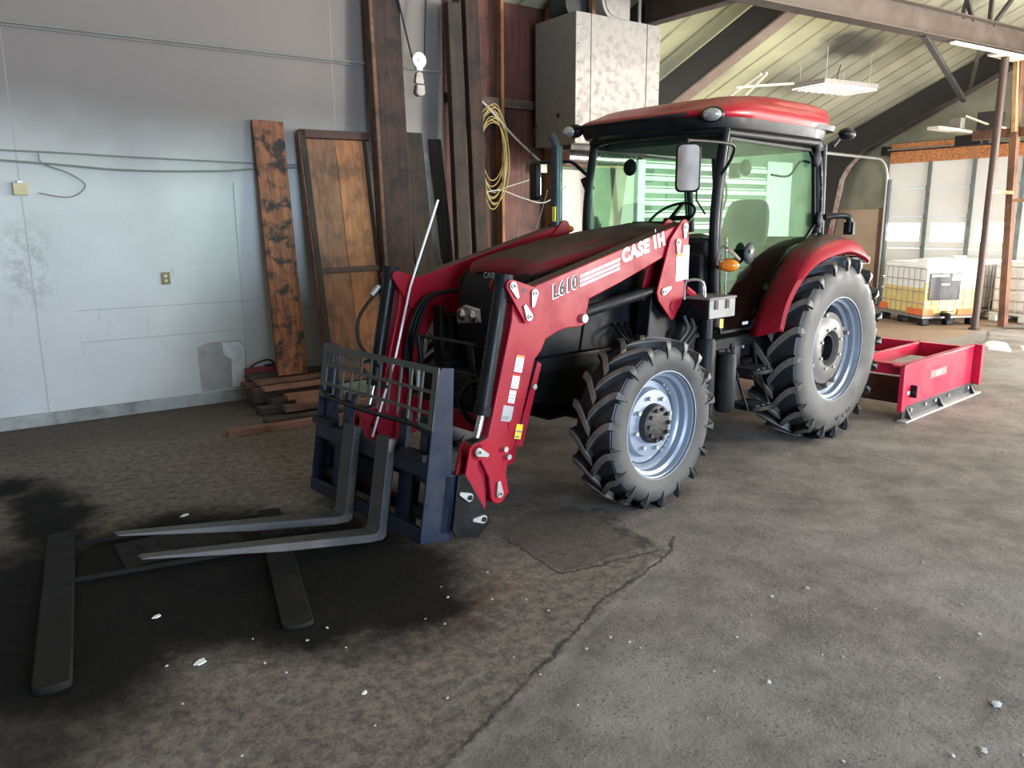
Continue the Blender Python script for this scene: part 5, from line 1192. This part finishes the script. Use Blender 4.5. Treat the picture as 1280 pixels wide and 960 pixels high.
# top and lower carriage bars
fp(B(-.035, .0, -.59, .59, .345, .437), 'carriage_bar', bevel=.004); fp(B(-.035, .0, -.59, .59, .0, .078), 'carriage_bar', bevel=.004)
fp(B(-.035, .035, -.59, -.38, .437, .475), 'bar_stop', BLACK); fp(B(-.035, .035, .40, .59, .437, .475), 'bar_stop', BLACK)
for i in range(8): fp(B(-.0, .004, -.56 + i * .045, -.545 + i * .045, .43, .437), 'notch', BLACK_LET)
for y, w in ((.35, .06), (-.35, .06)): fp(B(-.10, -.04, y - w, y + w, .0, .44), 'upright')
fp(B(-.10, -.04, .22, .40, .43, .66), 'guard_post') if False else None
for y in (.50, .30, -.30, -.5): fp(B(-.06, -.03, y - .035, y + .035, .43, .66), 'guard_post')
fp(B(-.13, -.06, -.58, .58, .10, .16), 'rear_tube', BLACK); fp(B(-.13, -.06, -.58, .58, .30, .38), 'rear_tube')
# guard plate: grid with holes
cols = []
xs = [-.600]
cw = .1005
c0 = -.5535
for i in range(11):
    cols.append((c0 + i * cw - .003, c0 + i * cw + .081))
rows = [(.628, .680), (.696, .791), (.808, .897)]
def hole(i, j): return not (j == 2 and i >= 7)
ye = sorted({-.600, .600} | {v for c_ in cols for v in c_}); he = sorted({.600, .930} | {v for r__ in rows for v in r__})
# window of the sign
sy0, sy1, sz0, sz1 = .145, .470, .818, .888
ye = sorted(set(ye) | {sy0, sy1}); he = sorted(set(he) | {sz0, sz1})
def solid(y, h):
    for j, (a_, b_) in enumerate(rows):
        for i, (c_, d_) in enumerate(cols):
            if a_ < h < b_ and c_ < y < d_ and hole(i, j): return False
    if sy0 < y < sy1 and sz0 < h < sz1: return False
    if h < .632 and abs(y) < .50: return False
    return True
gm = MB(); th = .010
def gv(y, h, f): return (f, y, h)
ny, nh = len(ye) - 1, len(he) - 1
S = [[solid((ye[i] + ye[i + 1]) / 2, (he[j] + he[j + 1]) / 2) for j in range(nh)] for i in range(ny)]
for i in range(ny):
    for j in range(nh):
        if not S[i][j]: continue
        y0, y1, h0, h1 = ye[i], ye[i + 1], he[j], he[j + 1]
        gm.add([gv(y0, h0, 0), gv(y1, h0, 0), gv(y1, h1, 0), gv(y0, h1, 0)], [(0, 1, 2, 3)]); gm.add([gv(y0, h0, -th), gv(y1, h0, -th), gv(y1, h1, -th), gv(y0, h1, -th)], [(3, 2, 1, 0)])
        for (di, dj, a_, b_) in ((-1, 0, (y0, h0), (y0, h1)), (1, 0, (y1, h0), (y1, h1)), (0, -1, (y0, h0), (y1, h0)), (0, 1, (y0, h1), (y1, h1))):
            ii, jj = i + di, j + dj
            if not (0 <= ii < ny and 0 <= jj < nh) or not S[ii][jj]:
                gm.add([gv(a_[0], a_[1], 0), gv(b_[0], b_[1], 0), gv(b_[0], b_[1], -th), gv(a_[0], a_[1], -th)], [(0, 1, 2, 3)])
gp = fp(gm, 'guard_plate', GUARD, smooth=False)
fp(MB().tube(catmull([(-.005, .585, .66), (-.005, .50, .615), (-.005, .35, .60), (-.005, 0, .598), (-.005, -.40, .605), (-.005, -.59, .58)], 5), .014, 8), 'guard_bar', BLACK)
# sign: letters cut in the plate, facing forward (reads from the front: text runs from +y to -y)
def fwd_text(txt, y, h, size, m, f=.002, nm='lettering', bold=.02, ext=.001, shear=.0, sx=1):
    Mx = Matrix(((0, 0, 1, f), (-1, 0, 0, y), (0, 1, 0, h), (0, 0, 0, 1))); q = MB().text(txt, Mx, size, ext, bold, shear, sx); return fp(q, nm, m, smooth=False)
fwd_text('H', .548, .818, .098, BLACK_LET, .0015, shear=.12, bold=.01)
fwd_text('augen', .466, .834, .090, GUARD, -.003, ext=.003, bold=.004, sx=1.42)
for h in (.822, .876): fp(B(-th, 0, sy0, sy1, h, h + .004), 'sign_rule', FORK)
# forks
def fork(y, lab):
    w = .062; t = .036
    q = MB()
    prof = [(.0, .50), (.045, .50), (.05, .0), (.058, -.020), (.085, -.027), (1.25, -.010), (1.27, -.014), (1.27, -.020), (.60, -.058), (.10, -.072), (.02, -.066), (.0, -.045)]
    # taper the tip by building as a loft of widths
    q.prism(prof, 'y', y - w, y + w)
    for i, v in enumerate(q.v):
        if v.x > 1.2: v.y = y + (v.y - y) * .45
    fo = fp(q, 'fork', FORK, bevel=.005, label=lab)
    h1 = MB().bb(-.04, .0, y - .035, y + .035, .43, .47); o2 = MB(); o2.v = [FM @ v for v in h1.v]; o2.f = h1.f; o2.build('hook', NAVY, fo)
    h1 = MB().bb(-.06, .0, y + .02, y + w + .02, .02, .46); o2 = MB(); o2.v = [FM @ v for v in h1.v]; o2.f = h1.f; o2.build('hook', NAVY, fo)
fork(-.225, 'fork nearer the camera'); fork(.135, 'fork farther from the camera')
for s in (-1, 1):
    for (x, z, an) in ((-3.496, .262, 150), (-3.401, .113, 170)):
        a_ = math.radians(an); q = MB(); pts = [(x + .024 * math.cos(a_ + PI + t), z + .024 * math.sin(a_ + PI + t)) for t in [-PI * .6 + i * PI * 1.2 / 10 for i in range(11)]]
        ex, ez = x + .075 * math.cos(a_), z + .075 * math.sin(a_); pts += [(ex + .008 * math.sin(a_), ez - .008 * math.cos(a_)), (ex - .008 * math.sin(a_), ez + .008 * math.cos(a_))]
        o = q.prism(pts, 'y', s * .622, s * .632).build('pin_flag', ZINC, PF); MB().cyl((x, s * .631, z), (x, s * .640, z), .014, 12).build('pin_head', BLACK, o)

# ------------------------------------------------------------------ box scraper behind the tractor
SC = thing('box_scraper', 'red box scraper with open frame standing behind the rear wheel', 'scraper', (0, 0, 0), .10827)
def sp(mb, nm, m=RED_SCR, **k): return mb.build(nm, m, SC, **k)
for s in (-1, 1):
    sp(MB().prism([(.87, .475), (.93, .50), (2.58, .475), (2.62, .10), (.96, .105)] if False else [(.90, .10), (.83, .50), (2.57, .475), (2.62, .10)], 'y', s * 1.10, s * 1.085), 'side_plate', bevel=.003)
    sp(MB().prism([(.90, .02), (.90, .12), (2.62, .12), (2.64, .07), (2.60, .03)], 'y', s * 1.112, s * 1.100), 'wear_strip', GREY_PL, bevel=.002)
    sp(MB().bb(.86, 2.66, s * 1.17, s * 1.085, .0, .015), 'skid_shoe', mat('worn bright skid', (.55, .55, .55), .4, .6), bevel=.004)
    for x in (.98, 1.70, 2.50): sp(MB().prism([(s * 1.165, .015), (s * 1.112, .015), (s * 1.112, .11)], 'x', x, x + .012), 'skid_rib', GREY_PL)
    for x in (1.06, 1.38, 1.60, 1.92, 2.42): sp(MB().cyl((x, s * 1.11, .085), (x, s * 1.128, .085), .016, 8), 'bolt', ZINC)
    sp(B(.83, .98, s * 1.12, s * 1.02, .485, .50), 'end_cap'); sp(B(.83, .90, s * 1.13, s * 1.09, .10, .50), 'corner_post', bevel=.004); sp(B(2.56, 2.62, s * 1.17, s * 1.09, .10, .50), 'corner_post', bevel=.004)
    sp(B(.9, 2.6, s * 1.105, s * 1.04, .475, .495), 'top_rail', bevel=.003)
    sp(B(1.0, 2.55, s * .60, s * .56, .36, .475), 'long_rail', bevel=.003)
sp(B(2.50, 2.58, -1.09, 1.09, .33, .475), 'rear_beam', bevel=.004); sp(B(.92, 1.04, -1.09, 1.09, .40, .495), 'front_beam', bevel=.004)
sp(B(1.15, 1.19, -1.08, 1.08, .10, .34), 'front_board', mat('dark rusty board', (.09, .05, .04), .7))
sp(MB().prism([(.9, .45), (1.0, .85), (1.08, .85), (1.3, .45)], 'y', -.06, .06), 'hitch_mast', bevel=.004)
for s in (-1, 1): sp(B(.86, 1.1, s * .46, s * .42, .36, .60), 'hitch_ear')
sp(MB().tube([(1.85, -.2, .5), (1.85, -.2, .62)], .035, 10), 'jack_knob', RED_SCR)
Mq = Matrix(((1, 0, 0, 1.62), (0, 0, -1, -1.1015), (0, 1, 0, .32), (0, 0, 0, 1)))
sp(MB(Mq).bb(-.14, .24, -.02, .05, 0, .001), 'badge', mat('grey oval badge', (.25, .16, .16), .4)); sp(MB().text('3106', Matrix(((1, 0, 0, 1.61), (0, 0, -1, -1.103), (0, 1, 0, .315), (0, 0, 0, 1))), .06, .001, .02), 'lettering', WHITE_LET)
sp(MB().cyl((1.08, -1.14, .24), (1.08, -1.10, .24), .03, 12), 'pin_boss', BLACK); sp(B(1.07, 1.09, -1.15, -1.10, .19, .30), 'pin_handle', BLACK); sp(B(1.0, 1.05, -1.104, -1.101, .22, .25), 'sticker', WHITE)

# ------------------------------------------------------------------ lights
def area(name, loc, target, sx, sy, power, col):
    l = bpy.data.lights.new(name, 'AREA'); l.shape = 'RECTANGLE'; l.size = sx; l.size_y = sy; l.energy = power; l.color = col
    o = bpy.data.objects.new(name, l); COL.objects.link(o); o.location = loc
    o.rotation_euler = (Vector(target) - Vector(loc)).to_track_quat('-Z', 'Y').to_euler(); return o
area('daylight_open_door_right', (5.6, -8.9, 1.9), (3.0, 0, 1.2), 6.0, 3.4, 1150, (1, .97, .93))
area('daylight_open_door_left', (-3.0, -8.9, 1.7), (-3.0, 3, .6), 4.2, 2.8, 950, (.60, .77, 1))
area('daylight_side_door', (9.75, -1.7, 1.6), (3.0, -.5, .4), 2.2, 3.0, 850, (1, .97, .92))
area('back_room_fill', (.75, 4.75, 1.6), (6, 5.6, 1.4), 1.8, 2.4, 150, (.98, 1, .96))  # added fill light hidden behind the stud wall, brightens the white planks
area('hall_lamp', (4.0, -1.2, 5.0), (4.5, 2.5, 3.8), 2.4, .4, 110, (1, .88, .70))
area('tank_door_fill', (8.2, -8.9, 2.0), (9.0, 3, 1.4), 2.6, 3.2, 2100, (1, .98, .94))  # added fill light to brighten the overhead door and tanks
sun = bpy.data.lights.new('sun', 'SUN'); sun.energy = 9; sun.angle = .01; sun.color = (1, .95, .86)
so = bpy.data.objects.new('sun', sun); COL.objects.link(so); so.location = (12, 8, 6); so.rotation_euler = Vector((-3.75, -1.95, -1.45)).to_track_quat('-Z', 'Y').to_euler()

w = bpy.data.worlds.new('w'); scene.world = w; w.use_nodes = True
w.node_tree.nodes['Background'].inputs[0].default_value = (.80, .88, 1, 1); w.node_tree.nodes['Background'].inputs[1].default_value = 1.0

# ------------------------------------------------------------------ camera
cam = bpy.data.cameras.new('camera'); cam.sensor_fit = 'HORIZONTAL'; cam.sensor_width = 36; cam.lens = 979.738 * 36 / 1280; cam.clip_start = .05; cam.clip_end = 200
co = bpy.data.objects.new('camera', cam); COL.objects.link(co); scene.camera = co
R_ = (.8136990, -.5812518, -.0063483); U_ = (.1225560, .1608710, .9793368); D_ = (.5682200, .7976634, -.2021365)
co.matrix_world = Matrix(((R_[0], U_[0], -D_[0], -5.551827), (R_[1], U_[1], -D_[1], -4.414872), (R_[2], U_[2], -D_[2], 1.716661), (0, 0, 0, 1)))
scene.view_settings.view_transform = 'Standard'; scene.view_settings.look = 'None'
scene.view_settings.gamma = 1; scene.view_settings.use_curve_mapping = False; scene.view_settings.exposure = 0.0
scene.render.engine = 'CYCLES'; scene.cycles.use_denoising = True
scene.cycles.max_bounces = 8; scene.cycles.transparent_max_bounces = 24
